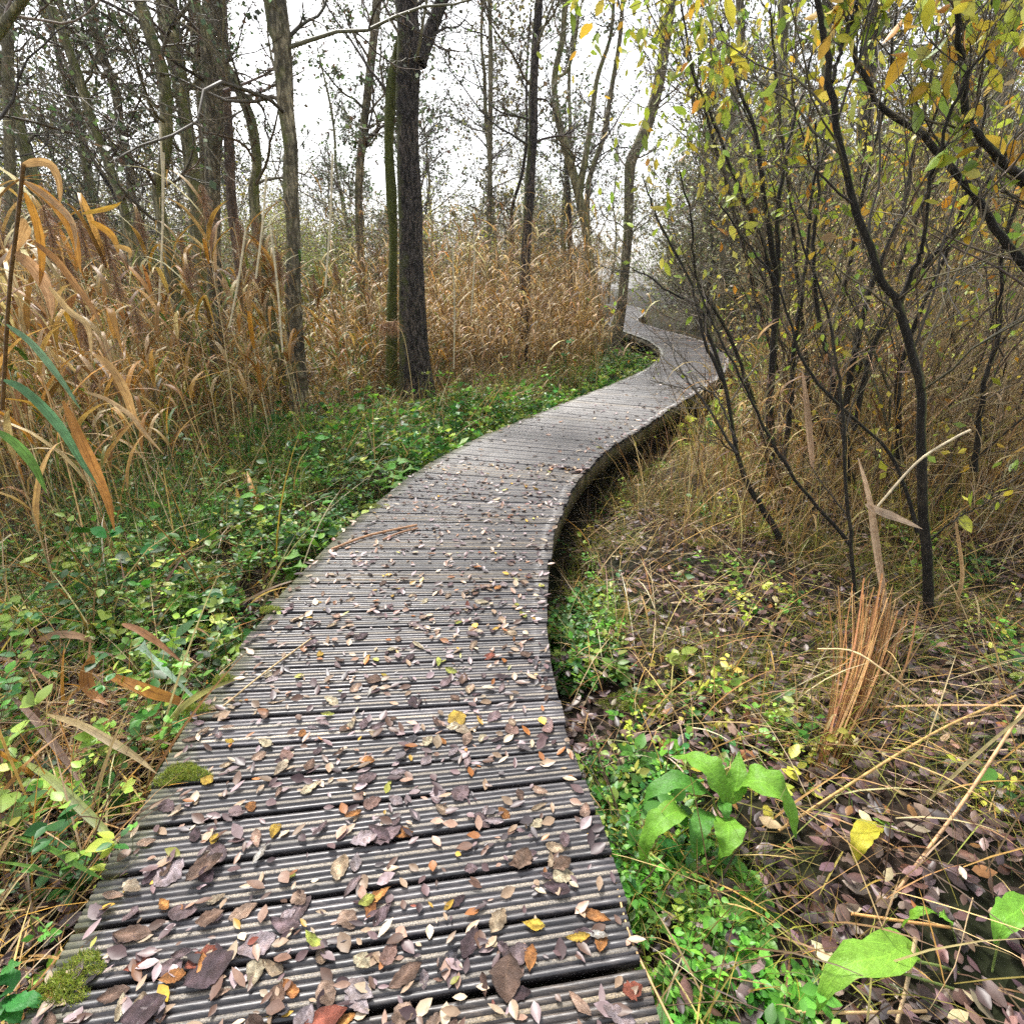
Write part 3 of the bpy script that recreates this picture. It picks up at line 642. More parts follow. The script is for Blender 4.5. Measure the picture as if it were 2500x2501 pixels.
# ------------------------------------------------------------------ shrubs on the right, traced stems plus their twigs
def merge(a, b):
    off = a.n; a.v += b.v; a.c += b.c; a.uv += b.uv; a.n += b.n
    for kk in (3, 4): a.f[kk] += [f_+off for f_ in b.f[kk]]
LIME = [(.42, .5, .06), (.52, .55, .08), (.3, .42, .05), (.6, .56, .08), (.22, .34, .05)]
def shrub(name, label, stems, nb=12, kids=(5, 4), leafn=.35, leafl=.045, lc=YELL, sl=1., group='shrubs on the right of the path', lw=None, tmin=.12):
    """stems: lists of (px, py, width_px, Y); first point lowest"""
    W0 = stems[0][0]; base = at_y(W0[0], W0[1], W0[3]); o = empty(name, base, label, 'shrub', group)
    gt = Geo(); gl = Geo()
    for st in stems:
        Wp = [np.r_[at_y(a, b_, Y), w*mpp(at_y(a, b_, Y))/2] for a, b_, w, Y in st]
        Q = cat(Wp, 34); Q[:, :3] += np.r_[np.zeros((1, 3)), rng.normal(0, .004, (33, 3))]
        g = Geo(); g.smooth = True; lumpy_tube(g, Q, 9, (.1, .1, .1), .05); g.build('stem', M_shrub, o, loc=base)
        ln = np.linalg.norm(np.diff(Q[:, :3], axis=0), axis=1).sum()
        P = Q[None, :, :3]; R = Q[None, :, 3]
        B, D, L, r = spawn(P, R, nb, tmin, 1, .35, 1.0, .3, .35, .45); L = ln*.28*sl*np.exp(rng.normal(0, .35, nb)); r = np.clip(r, .0018, .007)
        P1, R1 = grow(B, D, L, r, 8, .13, .06, .35); tubes(gt, P1, R1, 4, pick(TWIG, len(P1), .2)*.8)
        B, D, L, r = spawn(P1, R1, kids[0], .15, 1, .3, 1.0, .5, .3, .65); P2, R2 = grow(B, D, L, np.maximum(r, .0014), 6, .17, .04, .5); tubes(gt, P2, R2, 3, pick(TWIG, len(P2), .2))
        B, D, L, r = spawn(P2, R2, kids[1], .15, 1, .3, 1.1, .5, .3, .7); P3, R3 = grow(B, D, L, np.maximum(r, .001), 5, .2, .03, .6); tubes(gt, P3, R3, 3, pick(TWIG, len(P3), .2))
        n = int((len(P3)+len(P2))*leafn)
        if n:
            A = np.concatenate([P3[:, 1:].reshape(-1, 3), P2[:, 2:].reshape(-1, 3)]); i = rng.integers(0, len(A), n)
            LL = leafl*np.exp(rng.normal(0, .3, n)); D = rng.normal(0, .6, (n, 3))+np.array([0, 0, -.7])
            hk = high(A[i]) & (A[i][:, 1] > 2.35); leaves(gl, A[i][hk], D[hk], LL[hk], LL[hk]*.45, pick(lc, n, .18, lw)[hk], fold=.25, droop=.15)
    gt.build('twigs', M_twig, o, loc=base)
    if gl.n: gl.build('leaves', M_leaf, o, loc=base)
    return o
def S_(pts, w0, w1, Y0, Y1):
    n = len(pts); return [(p[0], p[1], w0+(w1-w0)*i/(n-1), Y0+(Y1-Y0)*i/(n-1)) for i, p in enumerate(pts)]
WY = [.2, .2, .17, .12, .19, .05, .07]
shrub('willow_shrub', 'tall dark willow stem with a kink, nearest on the right', [
    S_([(2279, 1690), (2272, 1521), (2266, 1392), (2256, 1262), (2246, 1107), (2251, 962), (2225, 860), (2194, 746), (2158, 699), (2132, 621), (2101, 544), (2070, 440), (2044, 321), (2026, 207), (2013, 104), (1995, -10), (1980, -120)], 25, 13, 2.95, 2.95),
    S_([(2194, 750), (2225, 673), (2246, 621), (2256, 570), (2272, 440), (2292, 373), (2329, 259), (2380, 155), (2450, 90), (2530, 40)], 12, 6, 2.95, 2.6),
    S_([(2030, 200), (2049, 135), (2075, 62), (2095, -10), (2110, -90)], 10, 7, 2.95, 3.1),
    S_([(2262, 1330), (2330, 1270), (2420, 1220), (2500, 1150)], 5, 2, 2.95, 2.7)], nb=14, leafn=.3, leafl=.075, lw=WY, sl=.8, tmin=.3)
shrub('willow_shrub', 'long bare stem arching across the upper right corner', [
    S_([(2620, 1350), (2600, 1000), (2540, 740), (2500, 647), (2458, 596), (2417, 539), (2370, 466), (2308, 394), (2251, 331), (2168, 274), (2116, 197), (2085, 130), (2060, 20), (2050, -80)], 26, 8, 3.1, 3.4),
    S_([(2560, 830), (2580, 600), (2500, 445), (2432, 383), (2380, 321), (2354, 259), (2354, 181), (2339, 78), (2336, -20)], 24, 12, 3.1, 2.9)], nb=18, leafn=.42, leafl=.08, lc=YELL+ORANGE[:2], sl=.8)
shrub('willow_shrub', 'many stemmed shrub spreading upward in the middle of the right side', [
    S_([(1884, 1240), (1883, 1100), (1880, 1000), (1889, 850), (1894, 725), (1893, 650), (1883, 596), (1863, 466), (1852, 363), (1831, 285), (1800, 200), (1760, 60)], 22, 6, 4.9, 5.0),
    S_([(1894, 760), (1899, 647), (1899, 518), (1914, 414), (1940, 285), (1966, 207), (1990, 80)], 14, 5, 4.95, 5.2),
    S_([(1896, 720), (1860, 590), (1830, 520), (1777, 390), (1740, 290), (1700, 200), (1660, 90)], 12, 4, 4.95, 4.7),
    S_([(1900, 1180), (1930, 1000), (1938, 850), (1960, 700), (1975, 560), (1990, 430), (2040, 300)], 14, 5, 4.9, 5.3),
    S_([(1884, 1150), (1830, 950), (1770, 800), (1700, 680), (1690, 560), (1660, 420)], 11, 4, 4.9, 4.4)], nb=12, leafn=.55, leafl=.075, lc=YELL+LIME, sl=.8)
shrub('willow_shrub', 'shrub whose low branches reach out over the path', [
    S_([(1920, 1345), (1873, 1257), (1831, 1195), (1800, 1107), (1785, 1020), (1760, 900), (1728, 810), (1707, 751), (1629, 709), (1588, 678), (1547, 658)], 15, 4, 3.9, 4.7),
    S_([(1766, 930), (1720, 830), (1690, 700), (1640, 600), (1600, 520), (1570, 430)], 9, 3, 4.1, 4.5),
    S_([(1800, 1110), (1720, 985), (1660, 900), (1640, 850), (1620, 800)], 7, 2, 4.0, 5.2),
    S_([(1800, 1080), (1740, 960), (1660, 945), (1590, 930)], 6, 2, 4.0, 5.0)], nb=9, leafn=.12, leafl=.05, lc=LIME, sl=.75)
shrub('willow_shrub', 'leafy yellow green willow crown at the top, left of the long bare stems', [
    S_([(1990, 1160), (1900, 900), (1820, 620), (1760, 400), (1700, 200), (1660, 0)], 12, 5, 6.2, 6.0),
    S_([(1992, 1140), (1960, 800), (1930, 500), (1900, 250), (1880, 20)], 12, 5, 6.2, 6.4),
    S_([(1996, 1150), (2050, 800), (2100, 500), (2160, 250), (2190, 0)], 12, 5, 6.2, 6.0),
    S_([(2000, 1150), (2130, 820), (2260, 480), (2380, 200), (2430, -40)], 12, 5, 6.2, 5.6)], nb=18, kids=(6, 5), leafn=1.1, leafl=.065, lc=LIME+YELL[:3]+YELL[:3]+[(.5, .3, .04)], sl=1.1, tmin=.35)
shrub('willow_shrub', 'thin dark stems crossing diagonally over the right bank', [
    S_([(2075, 1330), (1966, 1200), (1888, 1086), (1836, 978), (1785, 880), (1740, 790), (1700, 690)], 9, 4, 3.5, 3.9),
    S_([(2116, 1690), (2095, 1521), (2080, 1366), (2067, 1211), (2059, 1003), (2040, 880), (2020, 760), (1960, 600), (1930, 480)], 11, 4, 2.9, 3.3),
    S_([(2240, 1300), (2180, 1120), (2060, 1000), (1960, 880), (1900, 700), (1830, 600), (1760, 500)], 9, 4, 3.3, 3.8)], nb=9, leafn=.2, leafl=.05, lc=LIME, sl=.6)
shrub('willow_shrub', 'cluster of dark stems right of the many stemmed shrub', [
    S_([(2080, 1180), (2060, 1040), (2080, 900), (2110, 760), (2150, 640), (2200, 520), (2230, 380), (2260, 250), (2290, 60)], 18, 6, 4.6, 4.8),
    S_([(2075, 1100), (2030, 900), (2000, 780), (1985, 600), (2000, 450), (1990, 300)], 14, 5, 4.6, 5.0),
    S_([(2085, 1050), (2130, 850), (2220, 700), (2330, 560), (2420, 430), (2500, 330)], 14, 5, 4.6, 4.2),
    S_([(2200, 1150), (2190, 950), (2230, 800), (2300, 640), (2350, 500), (2400, 300), (2420, 120)], 13, 5, 4.6, 4.4),
    S_([(2380, 1150), (2400, 950), (2440, 800), (2450, 600), (2520, 400)], 13, 6, 4.2, 4.2)], nb=12, leafn=.5, leafl=.075, lc=YELL+LIME, sl=.8)
# more shrubs of the thicket: real bushes set out on the right bank and beyond the bend
rk = [bush('thicket_shrub', 9, 3.1, (8, 5), 1.1, .06, YELL+LIME, BTW, spread=.35), bush('thicket_shrub', 11, 2.6, (8, 5), .6, .055, YELL+[(.3, .2, .1)], BTW, spread=.45), bush('thicket_shrub', 8, 3.9, (9, 5), 1.5, .062, LIME+YELL, BTW, spread=.25)]
spots = [(2.9, 5.6), (3.8, 5.2), (4.6, 6.0), (3.9, 6.9), (5.6, 6.6), (5.0, 7.9), (6.4, 8.2), (4.3, 8.6), (7.2, 7.4), (5.6, 9.6), (7.0, 10.0), (8.4, 9.4), (6.2, 11.4), (8.0, 12.0), (9.8, 11.6), (7.0, 13.6),
         (9.2, 14.2), (11, 13.6), (4.7, 5.3), (5.4, 5.0), (8.4, 16.4), (10.4, 17), (12.8, 15.5), (9.6, 19), (11.5, 20), (3.6, 4.9)]
for n, (x, y) in enumerate(spots):
    where = 'near the right edge of the picture' if x/y > .8 else 'behind the middle of the right bank' if y < 10 else 'beyond the bend of the path'
    put(rk, n % 3, x+rng.normal(0, .12), y+rng.normal(0, .12), rng.uniform(.85, 1.2), 'thin stemmed leafy shrub '+where, 'thicket on the right bank')
# dark leafless trees seen overhead
# ------------------------------------------------------------------ reeds
def reed_parts(h, nl, colr_l, colr_s, plume, wl=.042, ll=.62):
    K = 9; az = rng.uniform(0, 6.28); ln = rng.normal(0, .07, 2); z = np.linspace(0, h, K)
    P = np.c_[ln[0]*z+.02*np.sin(z*2), ln[1]*z, z]; out = []
    g = Geo(); tubes(g, P[None], np.linspace(.005, .002, K)[None], 5, colr_s[None]); out.append(('stalk', g))
    for k in range(nl):
        t = rng.uniform(.3, .97); b_ = cat(P, 50)[int(t*49)]; a = rng.uniform(0, 6.28); el = rng.uniform(.25, .7); L = ll*rng.uniform(.6, 1.3); n = 9; p = b_.copy(); pts = [p.copy()]
        kink = rng.integers(3, 8) if rng.random() < .5 else 99
        for q in range(n-1):
            p = p+np.array([math.sin(el)*math.cos(a), math.sin(el)*math.sin(a), math.cos(el)])*L/(n-1); pts.append(p.copy()); el += rng.uniform(.05, .3)
            if q == kink: el = rng.uniform(2.3, 2.9)
            el = min(el, 3.)
        w = wl*rng.uniform(.6, 1.2)*np.interp(np.linspace(0, 1, n), [0, .15, .55, 1], [.4, 1, .9, .03])
        g = Geo(); c = colr_l[k % len(colr_l)]; cc = np.array(c)[None, None]*np.interp(np.linspace(0, 1, n), [0, 1], [.8, 1.15])[None, :, None]
        ribbons(g, np.array(pts)[None], w[None], np.array([[-math.sin(a), math.cos(a), 0.]]), cc); out.append(('leaf', g))
    if plume:
        g = Geo(); n = 240; t = rng.uniform(0, 1, n); top = P[-1]; d = rng.normal(size=(n, 3))*np.array([1, 1, .6]); d[:, 2] -= .6; d = norm(d)
        B = top+np.c_[ln[0]*t*0, ln[1]*t*0, -.26*t+.04]; blades_p = np.stack([B, B+d*.05*(.4+t[:, None]), B+d*.09*(.4+t[:, None])+np.array([0, 0, -.03])], 1)
        ribbons(g, blades_p, np.tile(np.array([.0035, .0035, .001]), (n, 1)), norm(rng.normal(size=(n, 3))), pick([(.3, .18, .1), (.38, .25, .15), (.22, .13, .08)], n)); out.append(('plume', g))
    return out
reed_k = []
for k in range(10):
    colr = [tuple(c) for c in pick(STRAW[:6]+ORANGE, 6, .15)]; cs = pick([(.55, .45, .28), (.4, .28, .13), (.5, .33, .15)], 1)[0]
    o = empty('reed', (0, 0, 0), 'reed', 'reed')
    for nm, g in reed_parts(rng.uniform(1.9, 2.6), rng.integers(5, 9), colr, cs, k % 3 == 0): g.build(nm, M_blade if nm != 'stalk' else M_twig, o)
    reed_k.append(o)
n = 0; rs = []
while len(rs) < 140:
    x = rng.uniform(-7.5, -1.0); y = 2.4+6.*rng.random()**1.25; d = lat([x], [y])[0]
    if d > -1.25-.25*y or x/y < -1.02: continue
    rs.append((x, y))
rs.sort(key=lambda q: q[1])
for n, (x, y) in enumerate(rs):
    lab = ('tan reed with bent leaves close to the left edge' if x/y < -.72 else 'tan reed standing in front of the left group of trunks' if x/y < -.35 else 'tan reed between the left trunks and the thick dark one')
    put(reed_k, n % 10, x, y, rng.uniform(.8, 1.1), lab, 'reeds on the left of the path')
# the mass of reeds behind
def reed_mass(name, pts, hmin, hmax, nl, pal, label, wl=.02, ll=.45, plu=.12):
    N = len(pts); g = Geo(); z0 = ground_z(pts[:, 0], pts[:, 1]); hgt = hmin+(hmax-hmin)*rng.random(N)**1.7
    B = np.c_[pts, z0]; e = np.abs(rng.normal(0, .13, N)); e[rng.random(N) < .12] *= 4; a = rng.uniform(0, 6.28, N)
    D = np.stack([np.sin(e)*np.cos(a), np.sin(e)*np.sin(a), np.cos(e)], -1); P, R = grow(B, D, hgt, rng.uniform(.003, .0048, N), 6, .04, 0, .5)
    tubes(g, P, R, 3, pick(STRAW[:6]+[(.6, .48, .3)], N, .15))
    M = N*nl; i = np.repeat(np.arange(N), nl); t = rng.uniform(.25, 1, M)*4.99; k = t.astype(int); f = (t-k)[:, None]; B = P[i, k]*(1-f)+P[i, k+1]*f
    blades(g, B, ll*rng.uniform(.5, 1.4, M), rng.uniform(.2, .9, M), wl*rng.uniform(.5, 1.3, M), pick(pal, M, .22), K=6, bend=2.2)
    nb = int(N*plu); i = rng.integers(0, N, nb)                      # feathery seed heads
    m = 14; top = np.repeat(P[i, -1], m, 0); d = norm(rng.normal(size=(nb*m, 3))+np.array([.3, 0, -.3])); L = rng.uniform(.05, .12, nb*m)
    lite(g, top+np.array([0, 0, -1])*rng.uniform(0, .2, nb*m)[:, None], d, L, L*.12, pick([(.3, .19, .12), (.24, .14, .09)], nb*m))
    return tag(g.build(name, M_blade), label, kind='stuff')
def scatter(n, f, x0, x1, y0, y1):
    out = []; c = 0
    while c < n:
        x = rng.uniform(x0, x1, n*2); y = rng.uniform(y0, y1, n*2); m = f(x, y, lat(x, y)); out.append(np.c_[x, y][m]); c += m.sum()
        if len(out) > 60: break
    return np.concatenate(out)[:n]
reed_mass('reed_bed', scatter(1500, lambda x, y, d: (d < -2.6-.12*y) & (x/y > -1.15), -14, -1, 3.2, 13), .6, 2.5, 5, STRAW+ORANGE+GRASSG[1:]+GRASSG[1:4], 'tan reed bed on the left of the boardwalk', .03, .5)
reed_mass('reed_bed', scatter(1500, lambda x, y, d: (d < -1.0) & (d > -8) & (x/y < .158), -3.2, 4.2, 10.5, 17.5), 1.3, 3.4, 4, STRAW+ORANGE[1:]+[(.72, .58, .34)]*2, 'dense tan reeds between the thick trunk and the bend', .028, .42, .25)
reed_mass('reed_bed', scatter(900, lambda x, y, d: (d < -1.2) & (x/y > -1.1) & (x/y < .15), -20, 4, 13, 24), 1.5, 2.6, 3, STRAW+[(.2, .18, .08)], 'reeds fading into the wood at the back left')
reed_mass('dead_grass', scatter(1700, lambda x, y, d: (d > 1.6) & (x/y < 1.15), 1.5, 16, 3.8, 14), .7, 1.7, 3, STRAW+[(.25, .2, .08), (.2, .12, .07)], 'brown dead stalks among the right shrubs', .016, .35)

o = empty('reed', at_y(990, 985, 6.3), 'bent reed with a drooping brown plume in front of the thick trunk', 'reed', 'reeds on the left of the path')
P = cat(np.array([at_y(a, b_, 6.3) for a, b_ in ((1010, 985), (1000, 900), (985, 820), (960, 786), (930, 792))]), 14)
g = Geo(); tubes(g, P[None], np.full((1, 14), .004), 5, np.array([[.6, .45, .22]])); g.build('stalk', M_twig, o, loc=np.array(o.location))
g = Geo(); n = 420; t = rng.random(n); B = P[-1]+(P[-4]-P[-1])*t[:, None]*1.3; d = norm(rng.normal(size=(n, 3))*.45+np.array([.1, 0, -1])); L = rng.uniform(.05, .17, n)
ribbons(g, np.stack([B, B+d*L[:, None]*.5+rng.normal(0, .006, (n, 3)), B+d*L[:, None]+rng.normal(0, .012, (n, 3))], 1), np.tile(np.array([.004, .005, .001]), (n, 1)), norm(rng.normal(size=(n, 3))), pick([(.5, .32, .18), (.4, .24, .13), (.6, .42, .26)], n)); g.build('plume', M_blade, o, loc=np.array(o.location))
# traced reed blades, broad ones near the camera
def traced_blade(name, label, cat_, pts, w, Y=None, zs=None, colr=(.5, .33, .15), group=None, n=14, tip=.05, side=None, m=None, tube=False):
    Wp = [at_y(a, b_, Y) if zs is None else at_z(a, b_, zs[i]) for i, (a, b_) in enumerate(pts)]
    if zs is None:                                               # a gentle sweep in depth
        for i, q in enumerate(Wp): pass
    P = cat(Wp, n); base = P[0].copy()
    wm = w*mpp(P[n//2]); g = Geo()
    if tube:
        tubes(g, P[None], np.full((1, n), wm/2), 6, np.array(colr)[None])
    else:
        prof_ = np.interp(np.linspace(0, 1, n), [0, .12, .5, .85, 1], [tip*4, .7, 1, .5, tip])*wm
        T_ = tangents(P[None])[0]; view = norm(P-np.array([0, 0, H])); sd_ = norm(np.cross(T_, view)+.0*T_); sd_ = norm(sd_+.45*view*math.sin(pts[0][0]))
        cc = np.array(colr)[None, None]*(1+.2*np.sin(np.linspace(0, 9, n)+pts[0][0]))[None, :, None]
        ribbons(g, P[None], prof_[None], sd_[None], cc, fold=.22)
    o = g.build(name, m or (M_twig if tube else M_blade), loc=base)
    return tag(o, label, cat_, group)
GB = 'loose reed blades on the left bank'
BG_ = (.13, .3, .13)
TB = lambda lab, pts, w, c, Y=None, zs=None, **k: traced_blade('bent_reed', lab, 'dead reed', pts, w, Y, zs, c, GB, **k)
TB('long blue green arching blade at the left edge, the upper one', [(16, 792), (78, 839), (145, 922), (197, 1000)], 17, (.2, .36, .2), Y=2.3)
TB('broad fresh green blade arching down from the left edge', [(9, 928), (51, 947), (103, 993), (154, 1054), (196, 1124), (238, 1185)], 24, BG_, Y=2.1)
TB('short green blade at the left edge below the broad green one', [(-8, 1050), (42, 1086), (84, 1138), (114, 1205)], 26, (.14, .3, .06), Y=1.95)
TB('tan blade curving right above the green herbs', [(228, 865), (269, 896), (306, 958), (335, 1035), (400, 1110)], 22, (.6, .38, .15), Y=2.8)
TB('slim pale tan blade arching under the curving tan one', [(205, 956), (261, 975), (317, 1012), (345, 1045), (400, 1110)], 12, (.55, .4, .22), Y=2.7)
TB('orange brown drooping blade with dark blotches', [(154, 979), (196, 1072), (224, 1133), (261, 1217), (280, 1296)], 28, (.45, .22, .06), Y=2.35)
TB('brown blade with a rounded end lying over the herbs at left', [(89, 1566), (140, 1550), (196, 1555), (232, 1572)], 20, (.36, .22, .12), zs=[.05, .1, .1, .05])
TB('rust brown blade slanting towards the path edge', [(298, 1524), (336, 1538), (387, 1571), (450, 1622)], 18, (.4, .2, .09), zs=[.14, .14, .08, .0])
TB('pale blue green straight blade pointing at the path edge', [(343, 1577), (400, 1632), (473, 1704)], 14, (.33, .5, .36), zs=[.12, .09, .03], tip=.6)
TB('wide orange curled blade by the left path edge', [(261, 1650), (317, 1669), (373, 1692), (433, 1711), (471, 1739)], 30, (.48, .22, .04), zs=[.05, .1, .08, .04, 0])
TB('orange brown blade curled into a hook', [(228, 1600), (208, 1650), (222, 1690), (262, 1722)], 34, (.38, .18, .05), zs=[.14, .08, .02, 0])
TB('yellow green blade bending onto the plank ends', [(405, 1786), (443, 1730), (503, 1688), (573, 1660)], 16, (.42, .42, .12), zs=[-.05, .03, .04, .02], tip=.3)
TB('long yellowish tan blade sagging across the lower left straw', [(114, 1745), (197, 1771), (280, 1818), (331, 1849), (383, 1890)], 21, (.42, .33, .16), zs=[.05, .07, .05, .02, -.02])
TB('grey brown blade slanting down the lower left', [(31, 1704), (83, 1755), (155, 1849), (207, 1931)], 18, (.24, .16, .12), zs=[.05, .02, -.02, -.04])
TB('green and tan blade reaching the path edge at lower left', [(57, 1859), (129, 1906), (207, 1983), (259, 2035), (293, 2076)], 24, (.24, .3, .08), zs=[0, .03, .02, 0, 0])
TB('bright green slim blade near the lower left plank ends', [(31, 2040), (119, 2071), (197, 2118), (254, 2149)], 13, (.12, .3, .04), zs=[-.02, .02, .02, 0])
TB('thin green blade below the bright slim one', [(0, 2105), (78, 2118), (155, 2144)], 8, (.15, .32, .05), zs=[0, .0, -.05])
TB('orange blade standing by the dock at the left path edge', [(641, 1300), (632, 1240), (617, 1200), (603, 1150)], 17, (.55, .3, .06), zs=[-.25, -.08, .05, .15])
TB('golden blade crossing behind the orange one at the path edge', [(592, 1270), (585, 1230), (576, 1190)], 14, (.55, .33, .05), zs=[-.2, -.05, .05])
o = empty('reed', at_y(8, 1100, 2.6), 'tall orange reed with folded broad leaves at the left edge', 'reed', 'reeds on the left of the path')
for pts, w, c in [([(57, 400), (50, 470), (40, 560), (22, 720), (6, 1000)], 9, (.28, .17, .06)), ([(52, 405), (75, 392), (98, 398), (118, 440), (130, 500)], 22, (.6, .38, .15)), ([(58, 445), (95, 475), (135, 530), (160, 590), (182, 665)], 28, (.58, .3, .06)),
                  ([(60, 470), (68, 540), (75, 630), (80, 700)], 20, (.5, .26, .05)), ([(36, 617), (62, 655), (90, 715), (112, 780)], 32, (.6, .38, .2)), ([(62, 535), (42, 550), (15, 590), (-8, 640)], 26, (.55, .36, .16)),
                  ([(82, 590), (120, 632), (155, 690), (202, 752), (235, 800)], 18, (.4, .22, .08)), ([(60, 442), (110, 490), (150, 540), (170, 610)], 18, (.65, .47, .25)), ([(120, 700), (150, 760), (190, 800), (210, 880)], 16, (.6, .45, .22)),
                  ([(200, 522), (240, 505), (282, 490)], 12, (.6, .38, .05)), ([(222, 540), (248, 570), (276, 620)], 18, (.55, .3, .05)), ([(278, 600), (292, 608), (302, 632)], 13, (.55, .36, .12))]:
    Wp = [at_y(a, b_, 2.6) for a, b_ in pts]; P = cat(Wp, 14); g = Geo(); wm = w*mpp(P[7])
    if w == 9: tubes(g, P[None], np.full((1, 14), wm/2), 6, np.array(c)[None]); nm = 'stalk'
    else:
        pr = np.interp(np.linspace(0, 1, 14), [0, .12, .5, .85, 1], [.3, .8, 1, .5, .05])*wm; T_ = tangents(P[None])[0]; view = norm(P-np.array([0, 0, H]))
        P[:, 1] += .06*np.sin(np.linspace(0, 2.5, 14))
        ribbons(g, P[None], pr[None], norm(np.cross(T_, view)+.3*view)[None], np.array(c)[None], fold=.3); nm = 'leaf'
    g.build(nm, M_blade, o, loc=np.array(o.location))
for k, (a, b_) in enumerate([((400, 372), (388, 760)), ((650, 430), (625, 680)), ((812, 375), (795, 700)), ((660, 550), (690, 860)), ((390, 300), (398, 560)), ((600, 560), (560, 800)), ((1158, 560), (1150, 770)), ((1105, 600), (1108, 900))]):
    Y_ = 6.0 if k < 6 else 9.5
    traced_blade('bare_reed', ['pale bare stalk rising before the kinked olive stem', 'pale straight stalk beside the broad furrowed trunk', 'tall thin white stalk left of the slim trunk', 'pale stalk leaning before the cracked trunk',
                 'long thinnest stalk crossing the kinked olive stem', 'pale stalk leaning right below the curved stem', 'thin pale stalk in the reeds below the birch stem', 'pale stalk just right of the thick dark trunk'][k], 'reed stalk',
                 [b_, ((a[0]+b_[0])/2+3, (a[1]+b_[1])/2), a], 5 if k < 6 else 4, Y_, None, (.66, .58, .42), 'pale bare reed stalks', tube=True)

# ------------------------------------------------------------------ low growth: herbs, grass, litter, moss
def vis(x, y): return np.abs(x) < 1.02*y+.55
# herbs: little leafy sprays
def herb_mass(name, pts, label, pal, size=.028, per=14, hgt=(.08, .3)):
    N = len(pts); g = Geo(); z = ground_z(pts[:, 0], pts[:, 1]); h = rng.uniform(hgt[0], hgt[1], N)*(1+.6*np.sin(pts[:, 0]*5)*np.cos(pts[:, 1]*4.3))*np.exp(rng.normal(0, .3, N))
    B = np.c_[pts, z]; P, R = grow(B, np.c_[rng.normal(0, .5, (N, 2)), np.ones(N)], h, np.full(N, .0016), 5, .22, .1, .5); tubes(g, P, R, 3, pick([(.12, .16, .04), (.2, .2, .07), (.2, .11, .06)], N))
    tone = pick(pal, N, .32); i = np.repeat(np.arange(N), per); M = N*per; k = rng.integers(1, 5, M)
    az = rng.uniform(0, 6.28, M); D = np.stack([np.cos(az), np.sin(az), rng.uniform(-.2, .6, M)], -1); L = size*np.exp(rng.normal(0, .3, M))*np.exp(rng.normal(0, .35, N))[i]
    nr = norm(rng.normal(0, .45, (M, 3))+np.array([0, 0, 1])); c = np.clip(tone[i]*np.exp(rng.normal(0, .18, (M, 1))), 0, .8)
    near = pts[i, 1] < 5.5; B = P[i, k]+D*.012
    leaves(g, B[near], D[near], L[near], L[near]*.62, c[near], nr[near], .2, .1)
    if (~near).any(): lite(g, B[~near], D[~near], L[~near]*1.5, L[~near]*.9, c[~near])
    return tag(g.build(name, M_leaf), label, kind='stuff')
herb_mass('herbs', scatter(3600, lambda x, y, d: (d < -.74) & (d > -3.6) & vis(x, y) & (np.sin(x*4.1+y*1.3)*np.sin(y*3.7-x*2)+.6*np.sin(x*9+1)*np.sin(y*8) > -.25) & (rng.random(len(x)) < np.clip(1.35+.25*d, .2, 1)) & (y > .9+.9*rng.random(len(x))), -5.5, 4, .8, 9), 'low green herbs along the left side of the boardwalk', HERB, .034, 14, (.1, .42))
herb_mass('herbs', scatter(1500, lambda x, y, d: (d < -.74) & (d > -3.2) & vis(x, y), -3.5, 4.2, 8, 16), 'green herbs by the far left side of the boardwalk', HERB+[(.3, .32, .08)], .035, 12)
herb_mass('herbs', scatter(620, lambda x, y, d: (d > .74) & (d < 1.1) & vis(x, y) & (np.sin(y*5.1)+np.sin(y*2.3+1) > -.6), .2, 1.6, .7, 3.4), 'small round leaved herbs along the right plank ends', HERB, .024, 12, (.04, .13))
herb_mass('herbs', scatter(190, lambda x, y, d: (d > .74) & (d < 1.15) & (np.sin(x*19)*np.sin(y*17) > -.35), .25, .9, .8, 1.3), 'fresh round leaved chickweed by the lower right plank ends', [(.13, .36, .04), (.19, .42, .06), (.1, .28, .04)], .021, 16, (.03, .1))
herb_mass('herbs', scatter(1000, lambda x, y, d: (d > .8) & (d < 6) & vis(x, y) & (np.sin(x*3.3+y)*np.sin(y*2.9-x) > .25), .3, 7, 1., 7), 'scattered green herbs on the right bank', HERB+LIME, .026, 9, (.04, .16))
herb_mass('herbs', scatter(700, lambda x, y, d: (d > .9) & (d < 3.5) & vis(x, y), 2, 9, 7, 15), 'green plants behind the shrub at the right path edge', HERB+LIME, .045, 11, (.15, .5))
def grass_mass(name, pts, label, pal, h, w, lean, bend, K=5, lift=0., mt=None):
    N = len(pts); g = Geo(); B = np.c_[pts, ground_z(pts[:, 0], pts[:, 1])+lift*rng.random(N)]
    blades(g, B, rng.uniform(h[0], h[1], N), np.abs(rng.normal(lean[0], lean[1], N)), rng.uniform(w[0], w[1], N), pick(pal, N, .22), K, bend)
    return tag(g.build(name, mt or M_blade), label, kind='stuff')
FR = lambda x, y, d: (d < -.76) & vis(x, y)
grass_mass('grass', scatter(5500, lambda x, y, d: (d < -.78) & (d > -3.4) & vis(x, y) & (rng.random(len(x)) < y/3.), -6, 4, 1.0, 10), 'fine green and tan grass among the left herbs', GRASSG+STRAW[:3], (.12, .5), (.002, .005), (.35, .3), 1.2)
grass_mass('grass', scatter(7000, lambda x, y, d: (d < -1.6) & vis(x, y), -9, 2, 2.5, 12), 'tall yellowing grass at the foot of the left reeds', GRASSG[2:]+STRAW, (.4, 1.0), (.003, .009), (.25, .25), 1.6, 6)
